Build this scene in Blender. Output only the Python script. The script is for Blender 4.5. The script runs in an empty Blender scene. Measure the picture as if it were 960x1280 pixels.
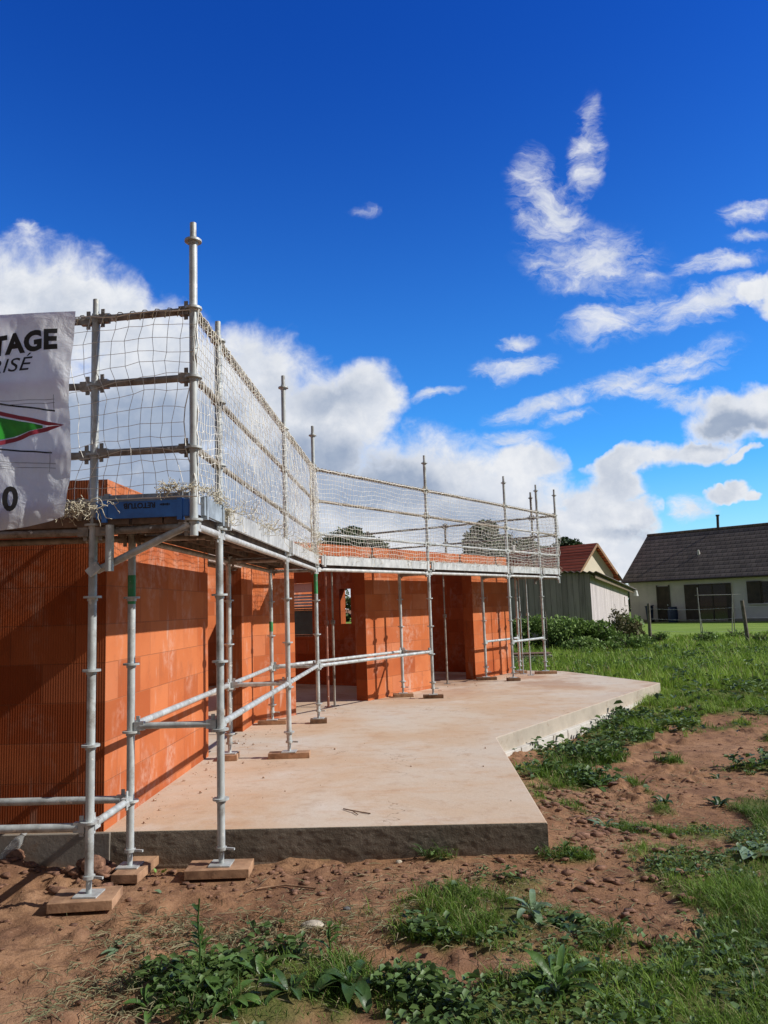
import bpy, math, random
import numpy as np
from math import sin, cos, pi, radians, sqrt, hypot, atan2
from mathutils import Vector, Matrix
random.seed(7); RNG = np.random.default_rng(11)
scene = bpy.context.scene
COL = scene.collection

# ------------------------------------------------------------------ helpers
class MB:
    def __init__(s): s.v = []; s.f = []; s.sm = []
    def add(s, vs, fs, smooth=False):
        o = len(s.v); s.v += [tuple(p) for p in vs]
        s.f += [tuple(i + o for i in f) for f in fs]; s.sm += [smooth] * len(fs)
    def box(s, c, size, rot=None):
        hx, hy, hz = size[0]/2, size[1]/2, size[2]/2
        P = [Vector((x, y, z)) for x in (-hx, hx) for y in (-hy, hy) for z in (-hz, hz)]
        if rot is not None: P = [rot @ p for p in P]
        c = Vector(c)
        s.add([c + p for p in P], [(0,1,3,2),(4,6,7,5),(0,4,5,1),(2,3,7,6),(0,2,6,4),(1,5,7,3)])
    def box2(s, a, b): s.box([(a[i]+b[i])/2 for i in range(3)], [abs(b[i]-a[i]) for i in range(3)])
    def bar(s, a, b, w, h, up=(0,0,1)):
        a = Vector(a); b = Vector(b); d = b - a; L = d.length; d.normalize()
        x = d.cross(Vector(up))
        if x.length < 1e-4: x = Vector((1,0,0))
        x.normalize(); z = x.cross(d)
        s.box((a+b)/2, (w, L, h), Matrix((x, d, z)).transposed())
    def tube(s, a, b, r, n=10, r2=None, caps=True):
        a = Vector(a); b = Vector(b); d = (b - a).normalized(); r2 = r if r2 is None else r2
        x = d.orthogonal().normalized(); y = d.cross(x)
        vs = []
        for p, q in ((a, r), (b, r2)):
            for i in range(n):
                t = 2*pi*i/n; vs.append(p + x*(q*cos(t)) + y*(q*sin(t)))
        s.add(vs, [(i, (i+1) % n, n+(i+1) % n, n+i) for i in range(n)], True)
        if caps: s.add(vs, [tuple(range(n))[::-1], tuple(range(n, 2*n))])
    def path(s, pts, r, n=5, rr=None):
        pts = [Vector(p) for p in pts]; m = len(pts); vs = []
        for k, p in enumerate(pts):
            d = (pts[min(k+1, m-1)] - pts[max(k-1, 0)])
            if d.length < 1e-9: d = Vector((0,0,1))
            d.normalize(); x = d.cross(Vector((.13, .21, .97)))
            if x.length < 1e-3: x = d.orthogonal()
            x.normalize(); y = d.cross(x); q = rr[k] if rr else r
            for i in range(n):
                t = 2*pi*i/n; vs.append(p + x*(q*cos(t)) + y*(q*sin(t)))
        fs = [(k*n+i, k*n+(i+1) % n, (k+1)*n+(i+1) % n, (k+1)*n+i) for k in range(m-1) for i in range(n)]
        s.add(vs, fs, True)
        s.add([], [tuple(range(-m*n, -m*n+n)), tuple(range(-n, 0))] if False else [])
    def build(s, name, m, parent=None, loc=(0,0,0), rz=0, bevel=0):
        me = bpy.data.meshes.new(name); me.from_pydata(s.v, [], s.f); me.update()
        me.polygons.foreach_set('use_smooth', s.sm)
        o = bpy.data.objects.new(name, me); COL.objects.link(o)
        me.materials.append(m); o.parent = parent; o.location = loc; o.rotation_euler.z = rz
        if bevel:
            md = o.modifiers.new('b', 'BEVEL'); md.width = bevel; md.segments = 2; md.limit_method = 'ANGLE'; md.angle_limit = radians(40)
        return o
def tag(o, label=None, cat=None, group=None, kind=None):
    if label: o['label'] = label
    if cat: o['category'] = cat
    if group: o['group'] = group
    if kind: o['kind'] = kind
    return o
def empty(name, loc=(0,0,0), rz=0):
    o = bpy.data.objects.new(name, None); COL.objects.link(o); o.location = loc; o.rotation_euler.z = rz
    o.empty_display_size = .2
    return o
def np_mesh(name, verts, quads=None, tris=None, m=None, parent=None, smooth=False, attrs=None):
    me = bpy.data.meshes.new(name); verts = np.asarray(verts, dtype=np.float32)
    me.vertices.add(len(verts)); me.vertices.foreach_set('co', verts.ravel())
    loops = []; starts = []; tot = []; p = 0
    for arr, k in ((quads, 4), (tris, 3)):
        if arr is not None and len(arr):
            arr = np.asarray(arr, dtype=np.int32); loops.append(arr.ravel())
            starts.append(p + np.arange(len(arr))*k); tot.append(np.full(len(arr), k)); p += arr.size
    loops = np.concatenate(loops); starts = np.concatenate(starts).astype(np.int32); tot = np.concatenate(tot).astype(np.int32)
    me.loops.add(len(loops)); me.loops.foreach_set('vertex_index', loops)
    me.polygons.add(len(starts)); me.polygons.foreach_set('loop_start', starts); me.polygons.foreach_set('loop_total', tot)
    if smooth: me.polygons.foreach_set('use_smooth', np.ones(len(starts), dtype=bool))
    if attrs:
        for n, a in attrs.items():
            at = me.attributes.new(n, 'FLOAT', 'POINT'); at.data.foreach_set('value', np.asarray(a, dtype=np.float32))
    me.update(calc_edges=True); me.validate()
    if m: me.materials.append(m)
    o = bpy.data.objects.new(name, me); COL.objects.link(o); o.parent = parent
    return o
# numpy value noise
_T = np.random.default_rng(3).random((256, 256))
def vnoise(x, y):
    xi = np.floor(x).astype(int); yi = np.floor(y).astype(int); fx = x-xi; fy = y-yi
    fx = fx*fx*(3-2*fx); fy = fy*fy*(3-2*fy)
    g = lambda a, b: _T[a & 255, b & 255]
    return (g(xi,yi)*(1-fx)+g(xi+1,yi)*fx)*(1-fy)+(g(xi,yi+1)*(1-fx)+g(xi+1,yi+1)*fx)*fy
def fbm(x, y, o=4, f=1.):
    s = 0; a = .5; t = 0
    for k in range(o):
        s = s + a*vnoise(x*f+17.3*k, y*f+9.1*k); t += a; a *= .5; f *= 2.03
    return s/t
def sstep(a, b, x):
    t = np.clip((x-a)/(b-a), 0, 1); return t*t*(3-2*t)

# ------------------------------------------------------------------ materials
class NT:
    def __init__(s, name):
        s.m = bpy.data.materials.new(name); s.m.use_nodes = True; s.t = s.m.node_tree; s.t.nodes.clear()
        s.o = s.n('ShaderNodeOutputMaterial'); s.b = s.n('ShaderNodeBsdfPrincipled'); s.l(s.b.outputs[0], s.o.inputs[0])
    def n(s, t, **k):
        x = s.t.nodes.new(t)
        for a, v in k.items(): setattr(x, a, v)
        return x
    def l(s, a, b): s.t.links.new(a, b)
    def set(s, i, v):
        if hasattr(v, 'is_linked') or isinstance(v, bpy.types.NodeSocket): s.l(v, i)
        else: i.default_value = v
    def obj(s): return s.n('ShaderNodeTexCoord').outputs['Object']
    def geo(s): return s.n('ShaderNodeNewGeometry').outputs['Position']
    def noise(s, v, sc, det=4, rough=.55, dist=0):
        x = s.n('ShaderNodeTexNoise'); s.l(v, x.inputs['Vector'])
        x.inputs['Scale'].default_value = sc; x.inputs['Detail'].default_value = det; x.inputs['Roughness'].default_value = rough; x.inputs['Distortion'].default_value = dist
        return x.outputs['Fac']
    def math(s, op, a, b=0., c=0., clamp=False):
        x = s.n('ShaderNodeMath', operation=op, use_clamp=clamp); s.set(x.inputs[0], a); s.set(x.inputs[1], b); s.set(x.inputs[2], c); return x.outputs[0]
    def ramp(s, f, stops):
        x = s.n('ShaderNodeValToRGB'); s.l(f, x.inputs[0]); e = x.color_ramp.elements
        while len(e) < len(stops): e.new(.5)
        for i, (p, c) in enumerate(stops):
            e[i].position = p; e[i].color = tuple(c)+(1,) if len(c) == 3 else c
        return x.outputs[0]
    def step(s, f, a, b):
        x = s.n('ShaderNodeMapRange', interpolation_type='SMOOTHSTEP'); s.l(f, x.inputs[0]); x.inputs[1].default_value = a; x.inputs[2].default_value = b; return x.outputs[0]
    def mix(s, f, a, b, mode='MIX'):
        x = s.n('ShaderNodeMix', data_type='RGBA', blend_type=mode); s.set(x.inputs[0], f)
        s.set(x.inputs[6], (a+(1,)) if isinstance(a, tuple) and len(a) == 3 else a); s.set(x.inputs[7], (b+(1,)) if isinstance(b, tuple) and len(b) == 3 else b)
        return x.outputs[2]
    def map(s, v, sc=(1,1,1), rot=(0,0,0)):
        x = s.n('ShaderNodeMapping'); s.l(v, x.inputs[0]); x.inputs['Scale'].default_value = sc; x.inputs['Rotation'].default_value = rot; return x.outputs[0]
    def bump(s, h, st=.5, d=.01):
        x = s.n('ShaderNodeBump'); s.l(h, x.inputs['Height']); x.inputs['Strength'].default_value = st; x.inputs['Distance'].default_value = d; s.l(x.outputs[0], s.b.inputs['Normal'])
    def fin(s, col=None, rough=.8, metal=0., spec=None):
        if col is not None: s.set(s.b.inputs['Base Color'], (col+(1,)) if isinstance(col, tuple) and len(col) == 3 else col)
        s.set(s.b.inputs['Roughness'], rough); s.set(s.b.inputs['Metallic'], metal)
        if spec is not None: s.b.inputs['Specular IOR Level'].default_value = spec
        return s.m
def simple(name, c, rough=.8, metal=0., var=.25, sc=8., bump=.0, spec=None, c2=None, world=False):
    t = NT(name); v = t.geo() if world else t.obj(); n = t.noise(v, sc, 5, .6)
    c2 = c2 or tuple(x*(1-var*1.6) for x in c); c1 = tuple(min(1, x*(1+var*.5)) for x in c)
    t.fin(t.ramp(n, [(.3, c2), (.7, c1)]), rough, metal, spec)
    if bump: t.bump(t.noise(v, sc*6, 5, .7), bump, .01)
    return t.m

def mat_brick(dark=1.):
    t = NT('terracotta_block'); v = t.obj(); s = t.n('ShaderNodeSeparateXYZ'); t.l(v, s.inputs[0])
    u = t.math('ADD', s.outputs[0], s.outputs[1])
    c = t.n('ShaderNodeCombineXYZ'); t.l(u, c.inputs[0]); t.l(s.outputs[2], c.inputs[1])
    b = t.n('ShaderNodeTexBrick'); t.l(c.outputs[0], b.inputs['Vector'])
    b.inputs['Scale'].default_value = 1; b.inputs['Brick Width'].default_value = .43; b.inputs['Row Height'].default_value = .25
    b.inputs['Mortar Size'].default_value = .0038; b.inputs['Mortar Smooth'].default_value = .3; b.inputs['Bias'].default_value = 0
    b.inputs['Color1'].default_value = (0,0,0,1); b.inputs['Color2'].default_value = (1,1,1,1); b.inputs['Mortar'].default_value = (.5,.5,.5,1)
    var = t.n('ShaderNodeSeparateColor'); t.l(b.outputs['Color'], var.inputs[0]); var = var.outputs[0]
    base = t.ramp(var, [(0, (.37,.105,.042)), (.3, (.56,.175,.066)), (.6, (.64,.225,.095)), (.85, (.48,.135,.048)), (1, (.66,.265,.135))])
    big = t.noise(v, 1.3, 5, .6); base = t.mix(t.step(big, .35, .75), base, t.mix(.55, base, (.36,.075,.025)))
    # vertical flutes of the clay
    ph = t.math('MULTIPLY', u, 2*pi/.0165); fl = t.math('MULTIPLY_ADD', t.math('SINE', ph), .5, .5)
    pw = t.math('POWER', fl, 2.)
    # pale lime bloom, caught on the ribs of some blocks
    blo = t.math('MULTIPLY', t.step(t.noise(t.map(v, (2.2,2.2,1.3)), 1.1, 4, .6), .50, .66), t.step(t.noise(v, 14, 4, .6), .35, .65))
    blo = t.math('MULTIPLY', blo, t.math('MULTIPLY_ADD', pw, .8, .2)); blo = t.math('MULTIPLY', blo, .9)
    base = t.mix(blo, base, (.68,.46,.36))
    # runs and smears of mortar
    sm = t.math('MULTIPLY', t.step(t.noise(t.map(v, (5,5,.9)), 1.3, 5, .6), .60, .70), .55)
    base = t.mix(sm, base, (.60,.42,.33))
    base = t.mix(t.math('MULTIPLY', t.math('SUBTRACT', 1., fl), .22), base, (.28,.05,.015))  # groove shade between the flutes, painted into the colour
    base = t.mix(t.math('MULTIPLY', b.outputs['Fac'], .5), base, (.24,.10,.06))
    dirt = t.math('MULTIPLY', t.step(t.noise(v, 5, 6, .7), .52, .72), .35); base = t.mix(dirt, base, (.26,.10,.06))
    if dark < 1: base = t.mix(1., base, (dark, dark*.86, dark*.8), 'MULTIPLY')  # multiplies the block colour down to paint shade into it
    t.fin(base, .95, 0, .04)
    h = t.math('MULTIPLY_ADD', b.outputs['Fac'], -1.2, t.math('ADD', t.math('MULTIPLY', fl, .5), t.math('MULTIPLY', t.noise(v, 30, 4, .6), .35)))
    t.bump(h, .55, .005); return t.m
def mat_slab_top():
    t = NT('slab_concrete'); v = t.geo(); a = t.noise(v, .55, 6, .6, .4); b = t.noise(t.map(v, (1,2.2,1)), 2.4, 6, .65); c = t.noise(v, 40, 4, .6)
    col = t.ramp(a, [(.28, (.57,.52,.45)), (.46, (.57,.48,.38)), (.60, (.54,.395,.27)), (.75, (.56,.51,.45))])
    col = t.mix(t.math('MULTIPLY', t.step(b, .50, .70), .5), col, (.52,.33,.20))
    col = t.mix(t.math('MULTIPLY', t.step(t.noise(v, 1.2, 5, .6), .56, .72), .5), col, (.64,.60,.54))
    col = t.mix(t.math('MULTIPLY', t.step(t.noise(t.map(v, (2,7,1)), 2.5, 6, .7), .66, .72), .65), col, (.24,.14,.09))
    col = t.mix(t.math('MULTIPLY', t.step(t.noise(v, 5.5, 7, .75), .50, .66), .38), col, (.40,.25,.155)); col = t.mix(t.math('MULTIPLY', t.math('SUBTRACT', c, .35), .4), col, (.34,.24,.17))
    # wide rust-red mud stain near the far end and side of the deck
    s = t.n('ShaderNodeSeparateXYZ'); t.l(v, s.inputs[0])
    wet = t.math('MULTIPLY', t.step(s.outputs[1], 10.5, 14.5), t.step(t.noise(v, 1.1, 5, .6), .45, .6))
    col = t.mix(t.math('MULTIPLY', wet, .55), col, (.30,.14,.075))
    vo = t.n('ShaderNodeTexVoronoi', feature='DISTANCE_TO_EDGE'); vv = t.n('ShaderNodeVectorMath', operation='ADD'); t.l(v, vv.inputs[0]); nz = t.n('ShaderNodeTexNoise'); t.l(v, nz.inputs['Vector']); nz.inputs['Scale'].default_value = 3; nz.inputs['Detail'].default_value = 6; t.l(nz.outputs['Color'], vv.inputs[1]); t.l(vv.outputs[0], vo.inputs['Vector']); vo.inputs['Scale'].default_value = .38
    ck = t.math('MULTIPLY', t.math('LESS_THAN', vo.outputs['Distance'], .0016), t.math('MULTIPLY', t.step(t.noise(v, .9, 3, .5), .48, .58), .65)); col = t.mix(ck, col, (.20,.13,.09))
    col = t.mix(t.math('MULTIPLY', t.step(t.noise(v, 90, 3, .6), .55, .75), .35), col, (.34,.22,.14)); t.fin(col, .9, 0, .15); t.bump(t.noise(v, 22, 6, .7), .35, .008); return t.m
def mat_slab_side():
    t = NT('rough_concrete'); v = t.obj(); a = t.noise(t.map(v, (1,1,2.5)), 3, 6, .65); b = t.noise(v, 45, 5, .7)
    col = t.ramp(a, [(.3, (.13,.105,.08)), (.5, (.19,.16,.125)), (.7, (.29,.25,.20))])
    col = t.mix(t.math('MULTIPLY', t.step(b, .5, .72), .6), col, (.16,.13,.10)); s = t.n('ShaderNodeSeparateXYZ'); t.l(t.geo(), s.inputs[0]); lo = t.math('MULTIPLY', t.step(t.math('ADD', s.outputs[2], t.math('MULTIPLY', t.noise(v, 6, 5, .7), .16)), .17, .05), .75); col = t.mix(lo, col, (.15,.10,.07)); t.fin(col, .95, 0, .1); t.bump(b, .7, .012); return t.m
def mat_pale_conc(name, c):
    t = NT(name); v = t.geo(); a = t.noise(v, 2.5, 6, .65)
    col = t.ramp(a, [(.3, tuple(x*.72 for x in c)), (.65, c)]); col = t.mix(t.math('MULTIPLY', t.step(t.noise(v, 9, 5, .7), .55, .7), .5), col, (.27,.19,.13))
    t.fin(col, .9, 0, .1); t.bump(t.noise(v, 30, 5, .7), .4, .008); return t.m
def mat_galv(name='galvanised_steel', c=(.53,.565,.56), dirt=.35, dcol=(.16,.13,.10)):
    t = NT(name); v = t.geo(); a = t.noise(t.map(v, (1,1,.5)), 14, 5, .6); b = t.noise(v, 60, 3, .6)
    col = t.ramp(a, [(.3, tuple(x*.62 for x in c)), (.7, tuple(min(1, x*1.12) for x in c))])
    col = t.mix(t.math('MULTIPLY', t.step(t.noise(v, 6.5, 6, .7), .60-dirt*.3, .78-dirt*.2), dirt*2), col, dcol)
    col = t.mix(t.math('MULTIPLY', t.step(t.noise(v, 24, 3, .5), .66, .70), .8), col, (.70,.68,.62))
    t.fin(col, t.math('MULTIPLY_ADD', b, .3, .38), .22, .45); t.bump(b, .12, .002); return t.m
def mat_tint(name, c, c2, rough, attr='tint', trans=0., spec=.3):
    t = NT(name); a = t.n('ShaderNodeAttribute', attribute_name=attr)
    t.fin(t.mix(a.outputs['Fac'], c, c2), rough, 0, spec)
    if trans:
        tr = t.n('ShaderNodeBsdfTranslucent'); t.l(t.mix(a.outputs['Fac'], c, c2), tr.inputs[0])
        mx = t.n('ShaderNodeMixShader'); mx.inputs[0].default_value = trans; t.l(t.b.outputs[0], mx.inputs[1]); t.l(tr.outputs[0], mx.inputs[2]); t.l(mx.outputs[0], t.o.inputs[0])
    return t.m

M = {}
M['brick'] = mat_brick(); M['brickshade'] = mat_brick(.55); M['brickendshade'] = mat_brick(.60); M['brickinshade'] = mat_brick(.62); M['slab'] = mat_slab_top(); M['slabside'] = mat_slab_side()  # the three darker brick copies carry shade in their colour
M['conc'] = mat_pale_conc('pale_concrete', (.50,.44,.36)); M['block'] = mat_pale_conc('white_block', (.66,.63,.57)); M['lintel'] = mat_pale_conc('lintel_concrete', (.52,.42,.36))
M['baseconc'] = mat_pale_conc('grey_footing', (.27,.24,.205))
M['galv'] = mat_galv(); M['galvold'] = mat_galv('weathered_steel', (.34,.31,.27), .5, (.12,.085,.06)); M['galvdark'] = mat_galv('dark_steel', (.13,.10,.085), .3, (.07,.04,.03))
M['railside'] = mat_galv('rope_lashed_rail', (.36,.30,.22), .45, (.15,.11,.07))
M['redsteel'] = mat_galv('red_prop_steel', (.38,.16,.11), .4, (.16,.07,.05)); M['greensteel'] = mat_galv('green_painted_steel', (.06,.32,.12), .3, (.2,.2,.2))
M['alu'] = mat_galv('toe_board_metal', (.60,.60,.58), .12, (.3,.27,.22))
M['deckunder'] = simple('deck_underside', (.19,.125,.085), .8, .1, .5, 9)
M['blue'] = simple('blue_painted_board', (.035,.17,.55), .5, 0, .35, 7, c2=(.03,.11,.36)); M['bluegrey'] = simple('faded_blue_board', (.34,.40,.45), .7, 0, .3, 9)
M['black'] = simple('black_print', (.012,.012,.014), .6, 0, .1); M['timber'] = simple('orange_timber', (.40,.24,.14), .9, 0, .4, 9, .4, c2=(.17,.09,.05))
M['timberdark'] = simple('old_timber', (.20,.11,.06), .85, 0, .4, 14, .3)
M['net'] = simple('net_cord', (.86,.85,.80), .85, 0, .2, 30, c2=(.66,.64,.57), world=True); M['rope'] = simple('straw_rope', (.66,.62,.50), .9, 0, .5, 40, c2=(.36,.32,.22), world=True)

# ------------------------------------------------------------------ the camera
cd = bpy.data.cameras.new('camera'); cam = bpy.data.objects.new('camera', cd); COL.objects.link(cam); scene.camera = cam
yaw, pit, rol, F = .0384, .1206, -.0321, 981.85
cy, sy, cp, sp, cr, sr = cos(yaw), sin(yaw), cos(pit), sin(pit), cos(rol), sin(rol)
right = Vector((cy, sy, 0)); fwd0 = Vector((-sy, cy, 0)); fwd = fwd0*cp + Vector((0,0,sp)); up = fwd0*(-sp) + Vector((0,0,cp))
R_ = right*cr + up*sr; U_ = right*(-sr) + up*cr
mm = Matrix((R_, U_, -fwd)).transposed().to_4x4(); mm.translation = (0,0,1.55); cam.matrix_world = mm
cd.sensor_fit = 'VERTICAL'; cd.sensor_height = 36; cd.sensor_width = 27; cd.lens = 36*F/1280; cd.clip_end = 3000; cd.clip_start = .05

# ------------------------------------------------------------------ light and sky
EL, AZ = radians(36.3), radians(-4)
sd = Vector((cos(AZ)*cos(EL), sin(AZ)*cos(EL), sin(EL)))
sl = bpy.data.lights.new('sun', 'SUN'); so = bpy.data.objects.new('sun', sl); COL.objects.link(so)
sl.energy = 5.0; sl.angle = radians(.55); sl.color = (1, .955, .89); so.rotation_euler = (-sd).to_track_quat('-Z', 'Y').to_euler(); so.location = (20,-3,20)
w = bpy.data.worlds.new('World'); scene.world = w; w.use_nodes = True; T = w.node_tree; T.nodes.clear()
def N(t, **k):
    x = T.nodes.new(t)
    for a, v in k.items(): setattr(x, a, v)
    return x
def L(a, b): T.links.new(a, b)
def S(i, v):
    if isinstance(v, bpy.types.NodeSocket): L(v, i)
    else: i.default_value = v
def MA(op, a, b=0., c=0., clamp=False):
    x = N('ShaderNodeMath', operation=op, use_clamp=clamp); S(x.inputs[0], a); S(x.inputs[1], b); S(x.inputs[2], c); return x.outputs[0]
def MR(f, a, b, c=0., d=1.):
    x = N('ShaderNodeMapRange', interpolation_type='SMOOTHSTEP'); S(x.inputs[0], f); x.inputs[1].default_value = a; x.inputs[2].default_value = b; x.inputs[3].default_value = c; x.inputs[4].default_value = d; return x.outputs[0]
def MX(f, a, b, mode='MIX'):
    x = N('ShaderNodeMix', data_type='RGBA', blend_type=mode); S(x.inputs[0], f); S(x.inputs[6], a); S(x.inputs[7], b); return x.outputs[2]
def NZ(v, sc, det=6, rough=.6, dist=0., col=False):
    x = N('ShaderNodeTexNoise'); L(v, x.inputs['Vector']); x.inputs['Scale'].default_value = sc; x.inputs['Detail'].default_value = det; x.inputs['Roughness'].default_value = rough; x.inputs['Distortion'].default_value = dist
    return x.outputs['Color' if col else 'Fac']
sky = N('ShaderNodeTexSky', sky_type='NISHITA'); sky.sun_disc = False; sky.sun_elevation = EL; sky.sun_rotation = radians(97); sky.altitude = 100; sky.air_density = 1.0; sky.dust_density = .3; sky.ozone_density = 2.5
tc = N('ShaderNodeTexCoord').outputs['Generated']
sx = N('ShaderNodeSeparateXYZ'); L(tc, sx.inputs[0])
yy = MA('MAXIMUM', sx.outputs[1], .06)
uv = N('ShaderNodeCombineXYZ'); L(MA('DIVIDE', sx.outputs[0], yy), uv.inputs[0]); L(MA('DIVIDE', sx.outputs[2], yy), uv.inputs[1]); uv = uv.outputs[0]
def warp(sc, amt, v=uv):
    c = NZ(v, sc, 5, .6, col=True); s = N('ShaderNodeVectorMath', operation='SUBTRACT'); L(c, s.inputs[0]); s.inputs[1].default_value = (.5,.5,.5)
    m = N('ShaderNodeVectorMath', operation='MULTIPLY'); L(s.outputs[0], m.inputs[0]); m.inputs[1].default_value = (amt, amt, 0)
    a = N('ShaderNodeVectorMath', operation='ADD'); L(v, a.inputs[0]); L(m.outputs[0], a.inputs[1]); return a.outputs[0]
def blobs(v, lst, mode='MAXIMUM'):
    acc = None
    for b in lst:
        if lst is BIG and .2 < b[0] < .6: b = (b[0], b[1], b[2]*.86, b[3]*(.80 if b[1] > .15 else .9))+tuple(b[4:])
        if lst is WISP: b = (b[0], b[1], b[2]*1.35, b[3]*1.45)+tuple(b[4:])
        m = N('ShaderNodeMapping', vector_type='TEXTURE'); L(v, m.inputs[0]); m.inputs['Location'].default_value = (b[0], b[1], 0)
        m.inputs['Rotation'].default_value = (0,0,radians(b[4])); m.inputs['Scale'].default_value = (b[2], b[3], 1)
        g = N('ShaderNodeTexGradient', gradient_type='SPHERICAL'); L(m.outputs[0], g.inputs[0]); f = g.outputs['Fac']
        if len(b) > 5: f = MA('MULTIPLY', f, b[5])
        acc = f if acc is None else MA(mode, acc, f)
    return acc
BIG = [(-0.549, 0.402, 0.21, 0.141, 2), (-0.428, 0.396, 0.131, 0.084, -18), (-0.33, 0.325, 0.14, 0.11, -23), (-0.223, 0.277, 0.138, 0.127, -18), (-0.14, 0.22, 0.126, 0.127, -23), (-0.065, 0.264, 0.065, 0.066, -18), (-0.225, 0.087, 0.54, 0.196, -6), (0.043, 0.118, 0.235, 0.119, -16), (0.182, 0.062, 0.15, 0.086, -18), (0.138, 0.172, 0.071, 0.042, 2), (0.43, 0.227, 0.12, 0.054, 12), (0.291, 0.176, 0.091, 0.028, 7), (0.362, 0.180, 0.09, 0.030, 2), (0.482, 0.372, 0.040, 0.040, 2), (0.500, 0.310, 0.045, 0.060, 2), (0.221, 0.112, 0.075, 0.051, 2), (0.276, 0.11, 0.05, 0.033, 2), (0.232, 0.06, 0.12, 0.071, 2), (0.388, 0.121, 0.026, 0.016, 2), (0.412, 0.128, 0.028, 0.020, 12), (0.432, 0.121, 0.018, 0.010, 2), (0.416, 0.171, 0.04, 0.012, 12), (0.471, 0.396, 0.051, 0.027, 2), (0.258, 0.141, 0.06, 0.041, 12),
       (-.40, .24, .24, .12, 0), (-.9, .3, .4, .2, 5), (.95, .25, .3, .15, 0), (1.3, .4, .4, .12, 5), (-1.5, .35, .5, .2, 0)]
WISP = [(0.198, 0.515, 0.048, 0.059, 22), (0.247, 0.446, 0.089, 0.046, -13), (0.251, 0.598, 0.023, 0.071, -8), (0.257, 0.643, 0.015, 0.035, -18), (0.179, 0.556, 0.034, 0.045, 2), (0.262, 0.363, 0.064, 0.028, 12), (0.178, 0.251, 0.074, 0.014, 10), (0.208, 0.235, 0.046, 0.009, 7), (0.387, 0.384, 0.082, 0.026, 12), (0.417, 0.434, 0.072, 0.014, 5), (0.454, 0.505, 0.041, 0.016, 12), (0.298, 0.288, 0.102, 0.017, 16), (0.37, 0.299, 0.061, 0.021, 22), (0.134, 0.304, 0.052, 0.017, 2), (0.144, 0.338, 0.027, 0.011, 2), (0.13, 0.209, 0.031, 0.011, 2), (0.327, 0.263, 0.061, 0.015, -18), (0.034, 0.274, 0.031, 0.007, 12), (-0.047, 0.54, 0.032, 0.008, 2, .42), (-0.513, 0.525, 0.022, 0.016, -58), (0.13, 0.211, 0.041, 0.011, 2), (0.346, 0.112, 0.03, 0.018, 2), (0.461, 0.468, 0.036, 0.01, 2)]
GRAY = [(-0.40, 0.22, 0.27, 0.13, 0, 1.), (-0.415, 0.188, 0.256, 0.117, 2, 0.8), (-0.089, 0.165, 0.197, 0.079, -13, 0.8), (0.083, 0.096, 0.152, 0.051, -13, 0.5), (0.399, 0.208, 0.09, 0.027, 7, 0.85), (-0.225, 0.149, 0.209, 0.084, 2, 0.6), (0.264, 0.085, 0.07, 0.014, 2, 0.5), (0.485, 0.278, 0.06, 0.042, 2, 0.6), (-0.097, 0.271, 0.074, 0.043, -18, 0.35)]
wv = warp(8, .085); wv2 = warp(22, .030, warp(6, .05))
fine = NZ(uv, 26, 7, .62, .3); mid = NZ(uv, 9, 6, .6)
brk = MA('MULTIPLY', MR(sx.outputs[0], .10, .25), MA('MULTIPLY_ADD', mid, 1.3, -.66))   # the right-hand clouds are more broken up
db = MA('ADD', MA('ADD', blobs(wv, BIG), brk), MA('MULTIPLY_ADD', fine, .66, -.35)); aB = MA('MULTIPLY', MR(db, -.03, .44), MR(blobs(wv, BIG), .0, .10))
st = N('ShaderNodeMapping'); L(wv2, st.inputs[0]); st.inputs['Scale'].default_value = (13, 30, 1); st.inputs['Rotation'].default_value = (0,0,.2)
wn = NZ(st.outputs[0], 1, 7, .68, .5)
dw = MA('ADD', MA('MULTIPLY', blobs(wv2, WISP), 1.3), MA('MULTIPLY_ADD', wn, 4.2, -2.15)); aW = MR(dw, -.15, 1.75, 0, .92)
aW = MA('MULTIPLY', aW, MR(blobs(wv2, WISP), .0, .38))
alpha = MA('MAXIMUM', aB, aW)
# soft self shading of the clouds: pale blue-grey undersides
gm = blobs(wv, GRAY); gr = MA('ADD', MA('MULTIPLY', MR(gm, .0, .55), .9), MA('MULTIPLY', MR(mid, .40, .66), .45), 0, True)
gr = MA('MULTIPLY', gr, MR(db, .22, .55))
ccol = MX(gr, (.93,.95,.99,1), (.42,.50,.64,1))
edge = MX(MR(fine, .35, .7), (.84,.87,.92,1), (1,1,1,1)); ccol = MX(1., ccol, edge, 'MULTIPLY')
# deep phone-camera blue
tnt = MX(MR(sx.outputs[2], .02, .68), (.34,1.12,1.80,1), (.060,.42,1.38,1)); tnt = MX(MR(sx.outputs[2], .20, .02), tnt, (.85,1.28,1.50,1)); skc = MX(1., sky.outputs[0], tnt, 'MULTIPLY')
# grey added to the unseen sky behind and above the viewer, for neutral fill
rear = MA('MAXIMUM', MR(sx.outputs[1], .30, -.05), MR(sx.outputs[2], .74, .92))
skc = MX(MA('MULTIPLY', rear, MR(NZ(tc, 2.2, 5, .6), .25, .5)), skc, (1.45,1.5,1.62,1))
b1 = N('ShaderNodeBackground'); L(skc, b1.inputs[0]); b1.inputs[1].default_value = .115
b2 = N('ShaderNodeBackground'); L(ccol, b2.inputs[0]); b2.inputs[1].default_value = .92
ms = N('ShaderNodeMixShader'); L(alpha, ms.inputs[0]); L(b1.outputs[0], ms.inputs[1]); L(b2.outputs[0], ms.inputs[2])
wo = N('ShaderNodeOutputWorld'); L(ms.outputs[0], wo.inputs[0])
w.cycles.sampling_method = 'MANUAL'; w.cycles.sample_map_resolution = 512
scene.view_settings.view_transform = 'Standard'; scene.view_settings.look = 'None'; scene.view_settings.exposure = 0; scene.view_settings.gamma = 1
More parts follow.
